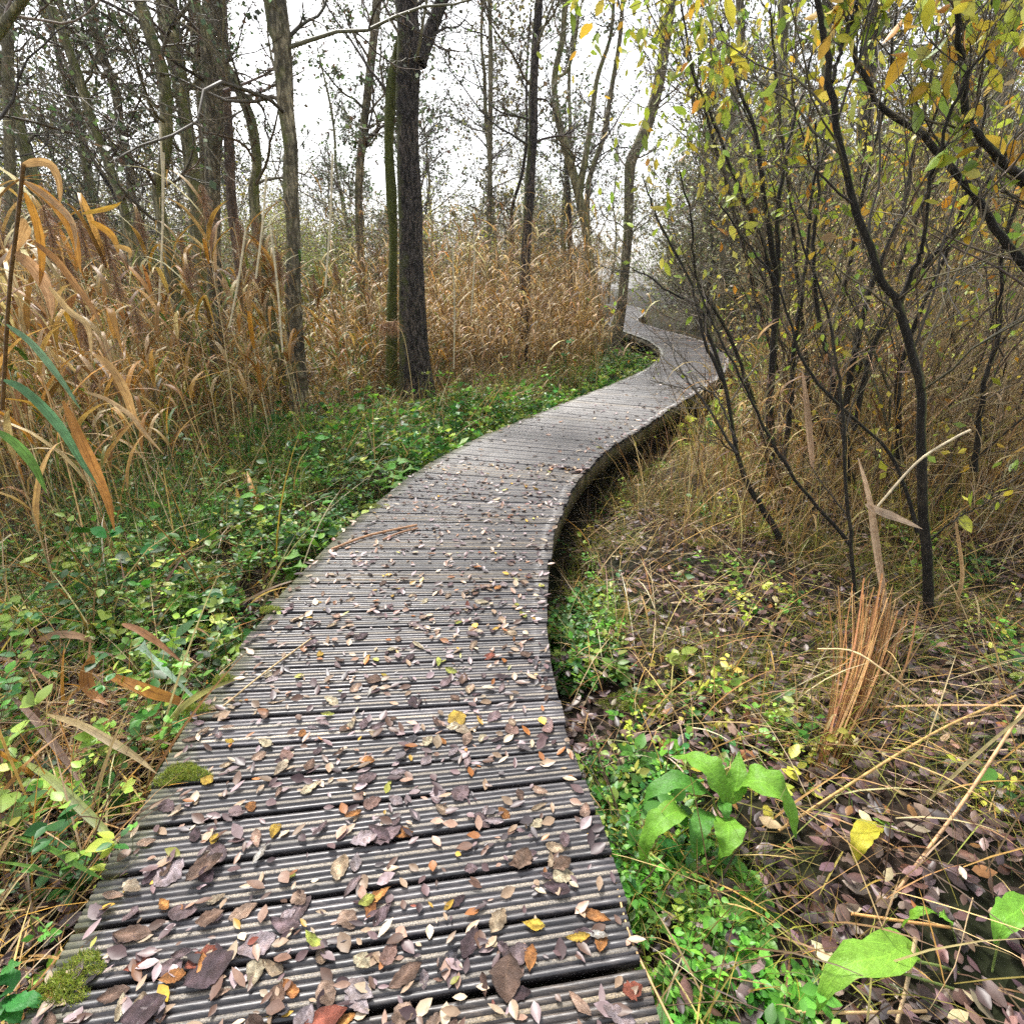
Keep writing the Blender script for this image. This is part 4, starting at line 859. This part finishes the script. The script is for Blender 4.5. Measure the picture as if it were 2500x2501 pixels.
grass_mass('grass', scatter(1500, lambda x, y, d: (d < -.74) & vis(x, y) & (y < 2.3), -3.2, -1., .6, 2.3), 'matted brown straw in the lower left corner', STRAW+ORANGE+[(.14, .08, .05)]*4, (.15, .5), (.002, .007), (1.2, .35), .6, lift=.07)
grass_mass('straw', scatter(5200, lambda x, y, d: (d > .76) & vis(x, y), .2, 7, .7, 7), 'flattened straw and grass over the right bank', STRAW+[(.3, .22, .1), (.12, .07, .04), (.12, .07, .04), (.3, .3, .07)], (.12, .5), (.0018, .0065), (1.1, .4), .6, lift=.11)
grass_mass('grass', scatter(12000, lambda x, y, d: (d > .76) & vis(x, y) & (np.sin(x*2.7+1)*np.sin(y*2.2)+.5*np.sin(x*5+y*4) > .15), .2, 7, .9, 7), 'olive green grass tufts on the right bank', [(.2, .26, .03), (.32, .37, .04), (.08, .13, .02), (.36, .35, .06), (.3, .2, .06)], (.08, .32), (.0015, .004), (.5, .4), 1.4)
grass_mass('straw', scatter(8500, lambda x, y, d: (d > 1.1) & vis(x, y), 1, 12, 3.6, 14), 'upright golden straw under the right thicket', STRAW+[(.4, .38, .08), (.2, .12, .07)], (.3, 1.25), (.003, .007), (.3, .3), 1., 5)
grass_mass('grass', scatter(6000, lambda x, y, d: (np.abs(d) > .8) & vis(x, y), -20, 22, 14, 42), 'pale undergrowth on the floor of the far wood', [(.3, .24, .1), (.2, .22, .07), (.26, .3, .09), (.18, .12, .07)], (.4, 1.1), (.01, .02), (.3, .3), 1.2)
grass_mass('dead_stems', scatter(420, lambda x, y, d: (d < -.85) & (d > -4) & vis(x, y), -5, 3, .9, 9), 'long bent dead stems crossing over the left herbs', STRAW+ORANGE, (.35, 1.1), (.004, .014), (.8, .35), .7, 7, mt=M_blade)
grass_mass('dead_stems', scatter(160, lambda x, y, d: (d > .9) & vis(x, y), .4, 5, 1.4, 6), 'long bent dead stems on the right bank', STRAW, (.3, .9), (.004, .012), (.8, .4), .7, 7)
grass_mass('grass', scatter(900, lambda x, y, d: (d < -1.6) & vis(x, y) & (np.sin(x*3.1)*np.sin(y*2.7+1) > .1), -5, 1, 2.0, 7), 'tall dark green rushes on the left bank', [(.05, .2, .03), (.08, .26, .04), (.14, .3, .05)], (.4, .85), (.004, .008), (.2, .2), .7, 7)
grass_mass('dead_reeds', scatter(230, lambda x, y, d: (d < -.9) & vis(x, y), -3.2, -1, .9, 3.4), 'broad orange brown blades collapsed over the lower left bank', ORANGE+[(.3, .18, .08), (.2, .12, .07)], (.25, .7), (.008, .026), (1.15, .4), .9, 8)
def litter(name, pts, label, pal, w, size, lift=.03, tilt=.35):
    N = len(pts); g = Geo(); z = ground_z(pts[:, 0], pts[:, 1])+rng.uniform(.004, lift, N); az = rng.uniform(0, 6.28, N)
    D = np.stack([np.cos(az), np.sin(az), rng.normal(0, tilt*.5, N)], -1); L = rng.uniform(size[0], size[1], N)
    leaves(g, np.c_[pts, z], D, L, L*rng.uniform(.35, .6, N), pick(pal, N, .25, w), norm(rng.normal(0, tilt, (N, 3))+np.array([0, 0, 1])), rng.choice([.5, -.3, .9, .1]), .12)
    return tag(g.build(name, M_litter_far), label, kind='stuff')
litter('leaf_litter', scatter(5200, lambda x, y, d: (d > .73) & vis(x, y) & (rng.random(len(x)) < np.clip(1.5-.33*y, .3, 1)), .1, 5.5, .6, 5), 'brown and mauve fallen leaves covering the right bank', MAUVE, MW, (.035, .075), .07)
litter('leaf_litter', scatter(2300, lambda x, y, d: (d < -.73) & vis(x, y) & (y < 3.2), -3.6, -.9, .6, 3.2), 'fallen leaves between the herbs at lower left', MAUVE, MW, (.035, .075), .05)
litter('leaf_litter', scatter(5000, lambda x, y, d: (np.abs(d) > .75) & vis(x, y), -8, 12, 4, 16), 'small fallen leaves on the ground farther back', MAUVE+[(.4, .3, .15)]*2, None, (.04, .08), .08)
g = Geo(); N = 1800; q = scatter(N, lambda x, y, d: (np.abs(d) > .78) & vis(x, y), -5, 7, .7, 8); az = rng.uniform(0, 6.28, N)
P, R_ = grow(np.c_[q, ground_z(q[:, 0], q[:, 1])+rng.uniform(.01, .1, N)], np.stack([np.cos(az), np.sin(az), rng.normal(.1, .25, N)], -1), rng.uniform(.08, .5, N), rng.uniform(.001, .003, N), 6, .12, 0, .5)
tubes(g, P, R_, 4, pick([(.07, .04, .025), (.14, .09, .05), (.3, .2, .1), (.03, .02, .015)], N)); tag(g.build('fallen_twigs', M_twig), 'thin fallen twigs on the ground', kind='stuff')
# moss cushions on the ground and on plank ends
def moss(name, label, cx, cy, z, rx, ry, n, colr, group, stuff=False, zf=None):
    a = rng.uniform(0, 6.28, n); r = np.sqrt(rng.random(n))*(1+.25*np.sin(3*a+cx*9)); x = cx+rx*r*np.cos(a); y = cy+ry*r*np.sin(a); g = Geo()
    zz = (zf(x, y) if zf else z)+.016*(1-r**2)*rng.random(n)
    blades(g, np.c_[x, y, zz], rng.uniform(.008, .02, n), rng.uniform(.1, 1.1, n), rng.uniform(.0012, .0026, n), pick(colr, n, .25), 3, .8)
    return tag(g.build(name, M_leaf, loc=(cx, cy, z)), label, 'moss', group)
MG = [(.2, .26, .03), (.28, .34, .04), (.12, .18, .025), (.34, .36, .07)]
for px, py, rx, ry, n, lab in [(445, 1893, .085, .045, 2600, 'large yellow green moss cushion on the left plank end'), (480, 1735, .07, .03, 1100, 'green moss patch on a plank end above the large cushion'), (545, 1660, .045, .03, 700, 'small moss patch where a yellow blade meets the planks'),
                               (150, 2420, .06, .04, 1500, 'moss on the lowest left plank end'), (205, 2360, .05, .03, 800, 'moss patch left of the bottom plank leaves'), (660, 1490, .06, .03, 700, 'moss on the left plank ends at mid distance'),
                               (905, 1238, .08, .05, 700, 'pale moss on the left plank ends farther off'), (1290, 1020, .15, .05, 600, 'moss line on the far left plank ends')]:
    p = at_z(px, py, .001); moss('moss_patch', lab, p[0], p[1], .001, rx, ry, n, MG, 'moss on the plank ends')
for px, py, rx, ry, lab in [(1530, 1700, .12, .08, 'bright moss mound by the right bank litter near the path'), (1500, 1480, .14, .1, 'moss mound on the right bank at mid distance'), (1720, 1310, .16, .1, 'mossy mound under the branches on the right bank'), (2080, 1660, .16, .1, 'moss mound beside the straw tussock'), (1600, 1720, .1, .07, 'olive moss mound right of the bright one')]:
    p = at_z(px, py, -.25); moss('moss_mound', lab, p[0], p[1], -.25, rx, ry, 1800, MG, 'moss mounds on the right bank', zf=lambda x, y: ground_z(x, y)+.03)

# ------------------------------------------------------------------ broad leaved plants
def broad(g, P, wmax, colr, wave=.12, cup=.25, prof_pts=None, holes=False):
    n = 18; Q = cat(P, n); T_ = tangents(Q[None])[0]; up = np.array([0, 0, 1.]); sd_ = norm(np.cross(T_, up)); nn = norm(np.cross(sd_, T_))
    t = np.linspace(0, 1, n); w = np.interp(t, *(prof_pts or ([0, .06, .25, .5, .8, 1], [.08, .45, .95, 1, .5, .02])))*wmax*.5
    m = 9; s_ = np.linspace(-1, 1, m); ph = rng.uniform(0, 6)
    V = Q[:, None]+sd_[:, None]*(w[:, None]*s_[None]*(1+.07*np.sin(t*34+ph)[:, None]*np.abs(s_)[None]))[..., None]
    V = V+nn[:, None]*(w[:, None]*(np.abs(s_)[None]*cup+wave*np.abs(s_)[None]**2*np.sin(t*21+s_[None].T.T.ravel()[None, :].T[0]*0+ph)[:, None]*1.6))[..., None]
    i, j = np.meshgrid(np.arange(n-1), np.arange(m-1), indexing='ij'); b_ = i*m+j
    uv = np.empty((n, m, 2)); uv[..., 0] = (s_+1)/2; uv[..., 1] = t[:, None]
    V = V+rng.normal(0, .0008, V.shape)
    g.add(V, {4: np.stack([b_, b_+1, b_+m+1, b_+m], -1).reshape(-1, 4)}, np.array(colr, float), uv); g.smooth = True
def plant(name, label, cat_, leafs, stems, base, group=None, lc=(.16, .38, .04)):
    o = empty(name, base, label, cat_, group)
    for pts, w, c in leafs:
        P = np.array([at_z(a, b_, z) for a, b_, z in pts]); g = Geo(); broad(g, P, w*mpp(P[len(P)//2]), c or lc)
        lf = g.build('leaf', M_broad, o, loc=base)
        if c and c[0] > .5: lf['label'] = 'yellow dying leaf with brown holes'
    for pts, w in stems:
        P = cat(np.array([at_z(a, b_, z) for a, b_, z in pts]), 10); g = Geo(); g.smooth = True; tubes(g, P[None], np.full((1, 10), w*mpp(P[5])/2), 6, np.array([[.26, .34, .1]])); g.build('leaf_stalk', M_leaf, o, loc=base)
    return o
b0 = at_z(1765, 2010, -.2)
G1 = (.17, .37, .04); G2 = (.085, .25, .035)
plant('dock_plant', 'bright green dock with drooping wavy leaves beside the path', 'plant', [
    ([(1775, 1965, .0), (1742, 1890, .08), (1696, 1855, .08), (1636, 1848, .02)], 68, G1),
    ([(1742, 1947, -.02), (1696, 1922, .05), (1639, 1912, .06), (1588, 1940, .02), (1562, 1980, -.06)], 56, G2),
    ([(1688, 1993, -.02), (1651, 1984, .03), (1611, 2008, .03), (1577, 2056, -.03), (1568, 2120, -.12)], 64, G1),
    ([(1742, 1990, -.02), (1719, 1999, .01), (1702, 2044, -.01), (1700, 2110, -.1)], 52, G2),
    ([(1765, 1996, -.02), (1778, 2021, .01), (1776, 2056, 0), (1755, 2100, -.06)], 72, G1),
    ([(1780, 1965, -.02), (1800, 1905, .04), (1804, 1834, .07)], 52, G1),
    ([(1790, 1930, .0), (1833, 1908, .07), (1884, 1920, .08), (1922, 1965, .03), (1944, 2050, -.07)], 92, G1),
    ([(1762, 1950, .0), (1770, 1975, .02), (1775, 2005, .0)], 34, G2),
    ([(1868, 1965, -.15), (1876, 1995, -.13), (1870, 2015, -.15)], 24, (.4, .36, .05))],
    [([(1765, 2010, -.2), (1770, 1990, -.1), (1775, 1965, 0)], 6), ([(1765, 2010, -.2), (1745, 1975, -.1), (1742, 1947, -.02)], 6), ([(1765, 2010, -.2), (1720, 2000, -.08), (1688, 1993, -.02)], 6), ([(1765, 2010, -.2), (1780, 1970, -.1), (1790, 1930, 0)], 6)], b0)
plant('dock_plant', 'yellowing dock leaf right of the bright green dock', 'plant', [([(2155, 2018, -.12), (2118, 2026, -.07), (2096, 2066, -.08), (2086, 2110, -.14)], 52, (.55, .5, .05)), ([(2190, 2030, -.14), (2160, 2010, -.1), (2130, 1998, -.1)], 22, (.22, .4, .05))],
      [([(2200, 2012, -.2), (2180, 2014, -.15), (2155, 2018, -.12)], 4)], at_z(2200, 2012, -.2))
plant('dock_plant', 'broad green leaf on long stalks at the lower right', 'plant', [([(2232, 2346, -.06), (2210, 2310, -.03), (2158, 2338, .0), (2084, 2352, .0), (2027, 2397, -.04), (1994, 2476, -.12)], 92, (.22, .44, .05))],
      [([(2363, 2386, -.2), (2300, 2362, -.12), (2226, 2346, -.06)], 7), ([(2365, 2428, -.2), (2270, 2398, -.1), (2150, 2362, -.01)], 7)], at_z(2364, 2400, -.2))
plant('dock_plant', 'broad green leaf at the lower right edge on an upright stalk', 'plant', [([(2520, 2195, -.02), (2490, 2222, .0), (2452, 2250, .0), (2428, 2305, -.05)], 74, (.17, .4, .04))], [([(2415, 2420, -.2), (2425, 2360, -.15), (2440, 2290, -.03)], 5)], at_z(2415, 2420, -.2))
plant('dock_plant', 'slim green leaf bent like a bow above the straw', 'plant', [([(2200, 2266, -.12), (2228, 2236, -.05), (2260, 2224, -.03), (2290, 2232, -.05)], 24, (.2, .42, .04)), ([(2293, 2232, -.05), (2310, 2240, -.05), (2325, 2262, -.1)], 30, (.17, .38, .04))], [([(2345, 2350, -.2), (2335, 2300, -.14), (2318, 2250, -.06)], 4)], at_z(2345, 2350, -.2))
for pa in [('pale green cabbage like leaves by the left path edge', [(1000, 1190, 70), (960, 1130, 60), (905, 1150, 55), (940, 1170, 62), (890, 1125, 50), (985, 1150, 55)]), ('fresh green leaf rosette left of the planks at mid distance', [(760, 1300, 55), (700, 1360, 60), (715, 1385, 55), (790, 1270, 45), (740, 1330, 40)])]:
    lab, ls = pa; b0 = at_z(sum(q[0] for q in ls)/len(ls), sum(q[1] for q in ls)/len(ls), -.3); lf = []
    for a, b_, w in ls:
        s1 = rng.choice([-1, 1]); lf.append(([(a-s1*w*.2, b_+w*.25, -.2), (a, b_, -.08), (a+s1*w*.5, b_-w*.05, -.07), (a+s1*w, b_+w*.1, -.14)], w*.8, (.2, .4, .09)))
    plant('dock_plant', lab, 'plant', lf, [], b0)
nt0 = at_z(20, 2440, -.12)
plant('bramble', 'dark green toothed leaves in the bottom left corner', 'plant', [([(15, 2440, -.02), (40, 2450, .02), (80, 2445, .02), (110, 2462, 0)], 44, (.05, .24, .05)), ([(15, 2430, -.02), (20, 2400, .02), (10, 2360, .02)], 52, (.05, .22, .05)), ([(10, 2440, -.02), (30, 2470, 0), (50, 2500, 0)], 50, (.07, .27, .06)),
       ([(0, 2380, .02), (25, 2362, .05), (55, 2350, .04)], 34, (.08, .28, .06)), ([(0, 2470, .0), (-20, 2480, .02), (-40, 2490, 0)], 40, (.05, .2, .05))], [([(10, 2500, -.14), (14, 2460, -.08), (15, 2430, -.02)], 5)], nt0)
hb = at_z(30, 1560, -.1)
bw = []
for q in range(9):
    a_, b_ = [(12, 1470), (38, 1455), (60, 1490), (20, 1520), (70, 1560), (45, 1535), (8, 1500), (85, 1500), (62, 1590)][q]; r_ = rng.uniform(-14, 14)
    bw.append(([(a_, b_, .1), (a_+r_*.5, b_+16, .1), (a_+r_, b_+34, .05)], rng.uniform(20, 30), tuple(np.array((.24, .38, .05))*rng.uniform(.7, 1.2))))
plant('bindweed', 'yellow green heart shaped leaves hanging at the left edge', 'plant', bw, [([(20, 1640, -.1), (40, 1500, .05), (90, 1460, .1)], 4)], hb)

# straw tussock, sticks
o = empty('straw_tussock', at_z(2015, 1915, -.22), 'bundle of orange brown straw leaning right on the right bank', 'tussock')
g = Geo(); nS = 190
b0 = np.array([at_z(1975+55*rng.random()+rng.normal(0, 14), 1905+25*rng.random(), -.22) for _ in range(nS)])
tp = np.array([at_y(2105+rng.normal(30, 40), 1540+rng.normal(0, 80), 2.75+rng.normal(0, .08)) for _ in range(nS)])
md = (b0+tp)/2+np.array([.0, -.05, .05])+rng.normal(0, .015, (nS, 3))
P = np.array([cat(np.array([a, m_, c]), 8) for a, m_, c in zip(b0, md, tp)])
ribbons(g, P, rng.uniform(.003, .010, nS)[:, None]*np.ones(8)[None], norm(rng.normal(size=(nS, 3))), pick([(.5, .3, .12), (.42, .22, .08), (.6, .42, .2), (.3, .16, .06)], nS, .15)); g.build('straw', M_blade, o, loc=np.array(o.location))
g = Geo(); m_ = 90; tb = np.array([at_y(2165+rng.normal(0, 12), 1500+rng.random()*60, 2.75) for _ in range(m_)])
blades(g, tb, rng.uniform(.1, .3, m_), rng.uniform(2.0, 2.8, m_), rng.uniform(.002, .005, m_), pick([(.55, .4, .18), (.45, .28, .1)], m_), 6, .4); g.build('hanging_straw', M_blade, o, loc=np.array(o.location))
TR = lambda nm, lab, pts, w, c, Y=None, zs=None, **k: traced_blade(nm, lab, 'dead reed', pts, w, Y, zs, c, 'dead reeds on the right bank', **k)
TR('broken_reed', 'pale torn reed leaf standing above the straw bundle', [(2168, 1510), (2152, 1418), (2137, 1314), (2121, 1211), (2095, 1118)], 18, (.6, .46, .32), Y=2.8, tip=.15)
TR('broken_reed', 'pale folded reed leaf pointing right above the straw bundle', [(2112, 1232), (2150, 1250), (2190, 1265), (2252, 1292)], 21, (.58, .45, .32), Y=2.8)
TR('broken_reed', 'straight pale reed stalk slanting up to the right', [(2142, 1237), (2240, 1128), (2330, 1070), (2370, 1050)], 6, (.62, .52, .36), Y=2.85, tube=True)
TR('broken_reed', 'pinkish flat reed leaf upright behind the thin stems', [(1985, 1150), (1978, 1080), (1968, 980), (1958, 900)], 16, (.5, .36, .24), Y=3.8, tip=.05)
TR('broken_reed', 'pale curled strip hanging right of the kinked stem', [(2330, 1250), (2350, 1400), (2338, 1480), (2370, 1560)], 10, (.6, .42, .22), Y=3.0)
TR('fallen_stalk', 'long orange brown stalk slanting to the right edge', [(2163, 2215), (2265, 2075), (2363, 1942), (2502, 1728)], 8, (.5, .3, .16), zs=[-.16, -.08, .0, .12], tube=True)
TR('fallen_stalk', 'short orange stalk lying flat near the bow shaped leaf', [(2078, 2232), (2200, 2250), (2323, 2266)], 8, (.5, .27, .1), zs=[-.13, -.12, -.12], tube=True)
TR('fallen_stalk', 'tan stalk lying along the bottom edge right of the path', [(1930, 2472), (2100, 2474), (2262, 2470)], 8, (.55, .36, .18), zs=[-.13, -.12, -.12], tube=True)
TR('fallen_stalk', 'thin tan stem running along the right plank ends', [(1488, 2080), (1505, 2160), (1537, 2284), (1590, 2400), (1645, 2510)], 6, (.5, .33, .16), zs=[-.02, -.01, 0, -.01, -.02], tube=True)
TR('fallen_stalk', 'upright broken stalk beside the long slanting one', [(2190, 2500), (2215, 2400), (2236, 2290)], 9, (.58, .42, .26), zs=[-.16, -.1, -.02], tube=True)
TR('fallen_stalk', 'bent straw arching over the moss beside the dock', [(1995, 1585), (2080, 1590), (2160, 1640), (2260, 1720), (2350, 1790)], 5, (.6, .45, .25), zs=[-.05, .05, .02, -.08, -.15], tube=True)
TR('fallen_stalk', 'orange straw lying from the dock up to the right', [(1900, 2030), (2100, 1900), (2300, 1780), (2480, 1700)], 7, (.5, .32, .12), zs=[-.16, -.1, -.06, -.08], tube=True)
traced_blade('bare_reed', 'thin brown reed stalk lying across the left planks', 'reed stalk', [(808, 1342), (900, 1308), (1018, 1282)], 6, None, [.012, .016, .012], (.4, .22, .12), 'stalks lying on the planks', tube=True)
traced_blade('bare_reed', 'short brown stalk beside the longer one on the planks', 'reed stalk', [(935, 1318), (980, 1300), (1020, 1290)], 5, None, [.01, .012, .01], (.36, .2, .12), 'stalks lying on the planks', tube=True)
traced_blade('bare_reed', 'long thin straw slanting over the plank leaves', 'reed stalk', [(545, 1725), (650, 1640), (760, 1560)], 4, None, [.02, .02, .02], (.45, .33, .18), 'stalks lying on the planks', tube=True)

# ------------------------------------------------------------------ fallen leaves on the planks
CN = [('mauve grey', (.2, .14, .155)), ('dark purple brown', (.085, .055, .065)), ('dull brown', (.17, .105, .08)), ('pale lilac', (.36, .29, .32)), ('slate grey', (.12, .11, .125)), ('cream', (.52, .43, .31)), ('pinkish tan', (.4, .27, .21)),
      ('orange brown', (.42, .18, .06)), ('golden yellow', (.55, .36, .06)), ('yellow green', (.34, .36, .08)), ('reddish', (.3, .09, .06)), ('light tan', (.36, .27, .19))]
CW = np.array([.2, .09, .12, .13, .05, .08, .1, .04, .025, .015, .015, .14]); CW /= CW.sum()
SH = [('oval', .52, .12), ('narrow', .32, .18), ('broad', .7, .1), ('curled', .45, .7)]
def leaf_geo(L, wr, curl, colr, seed):
    r = np.random.default_rng(seed); n, m = 15, 7; t = np.linspace(0, 1, n); s_ = np.linspace(-1, 1, m); sk = r.uniform(.6, 1.25)
    w = np.sin(np.pi*np.clip(t, 0, 1)**sk)**r.uniform(.5, .95)*wr*L*.5*(1+.1*r.normal(size=n)); w[0] = L*.012; w[-1] = L*.01
    bend = r.normal(0, .18); tw = r.normal(0, .35); X = (t-.5)*L; Yc = bend*L*(t-.5)**2
    V = np.empty((n, m, 3)); V[..., 0] = X[:, None]+.02*L*np.abs(s_)[None]; V[..., 1] = Yc[:, None]+w[:, None]*s_[None]
    a = r.uniform(-.2, .55)*curl*2; V[..., 2] = (np.abs(s_)[None]**1.4*w[:, None]*a+L*curl*.28*((t-.5)**2)[:, None]*2+tw*(t-.5)[:, None]*s_[None]*w[:, None]*.5+.05*L*np.sin(t*r.uniform(5, 14)+r.uniform(0, 6))[:, None]*np.sin(s_*3+r.uniform(0, 6))[None]*(.3+curl)+.006*L*r.normal(size=(n, m)))
    V[..., 2] -= V[..., 2].min()
    c = np.array(colr)[None, None]*np.ones((n, m, 1))*(1+.15*r.normal(size=(n, m, 1))); bl = np.exp(.5*np.sin(t*r.uniform(2, 8)+r.uniform(0, 6))[:, None]*np.sin(s_*r.uniform(1, 4)+r.uniform(0, 6))[None])[..., None]; c = c*bl*np.array([1, bl.mean(), 1]); c[0] *= .6; edge = (np.abs(s_) > .9)[None, :, None]; c = np.where(edge, c*.8, c)
    g = Geo(); g.smooth = True; i, j = np.meshgrid(np.arange(n-1), np.arange(m-1), indexing='ij'); b_ = i*m+j
    uv = np.empty((n, m, 2)); uv[..., 0] = (s_+1)/2; uv[..., 1] = t[:, None]
    g.add(V, {4: np.stack([b_, b_+1, b_+m+1, b_+m], -1).reshape(-1, 4)}, np.clip(c, .01, .8), uv)
    p = np.array([[V[0, 2]*1.0, V[0, 2]+np.array([-.1*L, .02*L, .004]), V[0, 2]+np.array([-.2*L, .05*L, .006])]]); tubes(g, p.reshape(1, 3, 3), np.full((1, 3), .0009), 4, np.array([colr])*.6)
    return g
LM = {}
def leaf_mesh(ci, si, v):
    k = (ci, si, v)
    if k not in LM: LM[k] = leaf_geo(1., SH[si][1], SH[si][2]*(.5 if si < 3 else .8), np.array(CN[ci][1])*(1, 1.2, .82)[v], ci*31+si*7+v).build('fallen_leaf', M_litter, mesh_only=True)
    return LM[k]
def put_leaf(x, y, z, L, ci, si, rz, label=None, v=0, tilt=.12):
    o = bpy.data.objects.new('fallen_leaf', leaf_mesh(ci, si, v)); col.objects.link(o)
    o.location = (x, y, z); o.scale = (L, L, L); o.rotation_euler = (rng.normal(0, tilt), rng.normal(0, tilt), rz)
    return tag(o, label, 'leaf', 'fallen leaves on the boardwalk')
spec = [(1410, 2290, 8, 1, .062, .1, 'large yellow leaf overlapping a lilac one near the bottom right plank ends'), (1455, 2283, 3, 1, .06, -.2, 'pale lilac leaf tucked under the large yellow leaf'),
        (322, 2165, 5, 0, .062, -.35, 'cream curled leaf near the lower left plank ends'), (505, 1905, 8, 2, .05, -.3, 'yellow and orange leaf above the large moss cushion'), (523, 2050, 8, 2, .036, 1.6, 'small golden leaf among dark ones at lower left'),
        (895, 2200, 9, 2, .045, .4, 'pale green three lobed leaf in the centre of the near planks'), (885, 2345, 5, 2, .05, -.5, 'round cream leaf with brown spots near the bottom centre'), (950, 2330, 11, 2, .055, 1.2, 'round tan leaf right of the spotted cream one'),
        (1215, 2250, 11, 0, .07, 1.1, 'long tan leaf standing out left of the yellow one'), (632, 2090, 3, 1, .062, 1.3, 'whitish lilac leaf pointing at the camera'), (1295, 2340, 7, 0, .055, 1.4, 'orange leaf above the bottom row of planks'), (795, 2488, 10, 0, .09, .3, 'reddish orange leaf at the very bottom edge'),
        (350, 2470, 1, 2, .09, .5, 'big dark crumpled leaf at the bottom edge'), (510, 2370, 1, 2, .11, .7, 'biggest dark purple leaf on the lower left planks'), (500, 2125, 2, 3, .1, .9, 'big brown curled leaf standing up on the left planks'), (560, 1810, 8, 0, .04, -.3, 'yellow leaf on the left planks above the moss'),
        (1190, 1430, 6, 2, .055, 0, 'peach leaf right of centre on the middle planks'), (1215, 1435, 7, 2, .05, 1., 'orange tinted leaf touching the peach one'), (1043, 1810, 5, 2, .05, 1.2, 'round whitish leaf on the middle planks'), (955, 1585, 5, 2, .04, 0, 'small cream leaf left of the middle planks'), (1545, 2420, 10, 2, .05, .3, 'red leaf at the lower right plank ends'),
        (420, 2385, 7, 0, .06, .2, 'orange brown leaf below the biggest purple one'), (555, 1775, 6, 1, .05, .1, 'pink leaf close to the yellow leaf on the left planks'), (1345, 2100, 11, 1, .05, 1.5, 'upright cream leaf near the right plank ends'), (1370, 2110, 2, 2, .06, .5, 'mauve brown round leaf left of the right plank ends')]
for px, py, ci, si, L, rz, lab in spec:
    p = at_z(px, py, .012); put_leaf(p[0], p[1], .012, L*1.05, ci, si, rz, lab, tilt=.06)
n = 0; cand = []
while n < 275:
    y = .72+2.2*rng.random()**1.35; i = int(np.argmin(np.abs(PL[:, 1]-y))); o_ = rng.beta(1.1, 1.25)*1.42-.71
    if rng.random() > np.clip(1.15-.25*y, .3, 1): continue
    x = PL[i, 0]+PN[i, 0]*o_; ci = int(rng.choice(12, p=CW)); si = int(rng.choice(4, p=[.42, .2, .26, .12])); L = float(np.clip(np.exp(rng.normal(math.log(.06), .25)), .032, .1))
    far_ = 'on the nearest planks' if y < 1.35 else 'on the planks of the foreground' if y < 2.1 else 'on the planks of the middle distance'
    sd_ = 'by the left edge' if o_ < -.4 else 'left of the middle' if o_ < 0 else 'right of the middle' if o_ < .4 else 'by the right edge'
    put_leaf(x, y, rng.uniform(.001, .012), L, ci, si, rng.uniform(0, 6.28), f'{CN[ci][0]} {SH[si][0]} leaf {far_} {sd_}', int(rng.integers(0, 3))); n += 1
# the rest of the leaves and crumbs on the planks: one mass
g = Geo(); N = 3000; t = rng.random(N)
yy = .7+np.where(t < .6, 4.5*rng.random(N)**1.2, 22*rng.random(N)**1.3); ii = np.searchsorted(PL[:, 1], yy).clip(0, len(PL)-1); oo = rng.uniform(-.71, .71, N)
oo = np.where((yy > 5) & (rng.random(N) < .6), .71-np.abs(rng.normal(0, .22, N)), oo).clip(-.71, .71)
PX = PL[ii, 0]+PN[ii, 0]*oo; PY = yy+PN[ii, 1]*oo; az = rng.uniform(0, 6.28, N); L = np.where(yy < 5, rng.uniform(.016, .058, N), rng.uniform(.04, .075, N))
pal = np.array([c for _, c in CN]); cc = pal[rng.choice(12, N, p=CW)]*np.exp(rng.normal(0, .25, (N, 1)))
leaves(g, np.c_[PX, PY, np.full(N, .003)+rng.uniform(0, .006, N)], np.stack([np.cos(az), np.sin(az), np.abs(rng.normal(0, .12, N))], -1), L, L*rng.uniform(.3, .65, N), cc, norm(rng.normal(0, .22, (N, 3))+np.array([0, 0, 1])), .25, -.1)
tag(g.build('leaf_litter', M_litter_far), 'small broken leaves scattered all along the boardwalk', kind='stuff')

# ------------------------------------------------------------------ thin autumn haze between the far trees
if HAZE:
    me = bpy.data.meshes.new('haze'); x0, x1, y0, y1, z0, z1 = -139, 139, -24, 150, -2.2, 24
    vs = [(x, y, z) for z in (z0, z1) for x, y in ((x0, y0), (x1, y0), (x1, y1), (x0, y1))]
    me.from_pydata(vs, [], [(3, 2, 1, 0), (4, 5, 6, 7), (0, 1, 5, 4), (1, 2, 6, 5), (2, 3, 7, 6), (3, 0, 4, 7)]); o = bpy.data.objects.new('haze', me); col.objects.link(o)
    m, n, l = mat('haze'); out = n.new('ShaderNodeOutputMaterial'); v = n.new('ShaderNodeVolumePrincipled'); v.inputs['Density'].default_value = HAZE; v.inputs['Color'].default_value = (.92, .94, 1, 1)
    l.new(v.outputs[0], out.inputs['Volume']); me.materials.append(m); tag(o, 'thin pale haze between the far trees', kind='stuff')
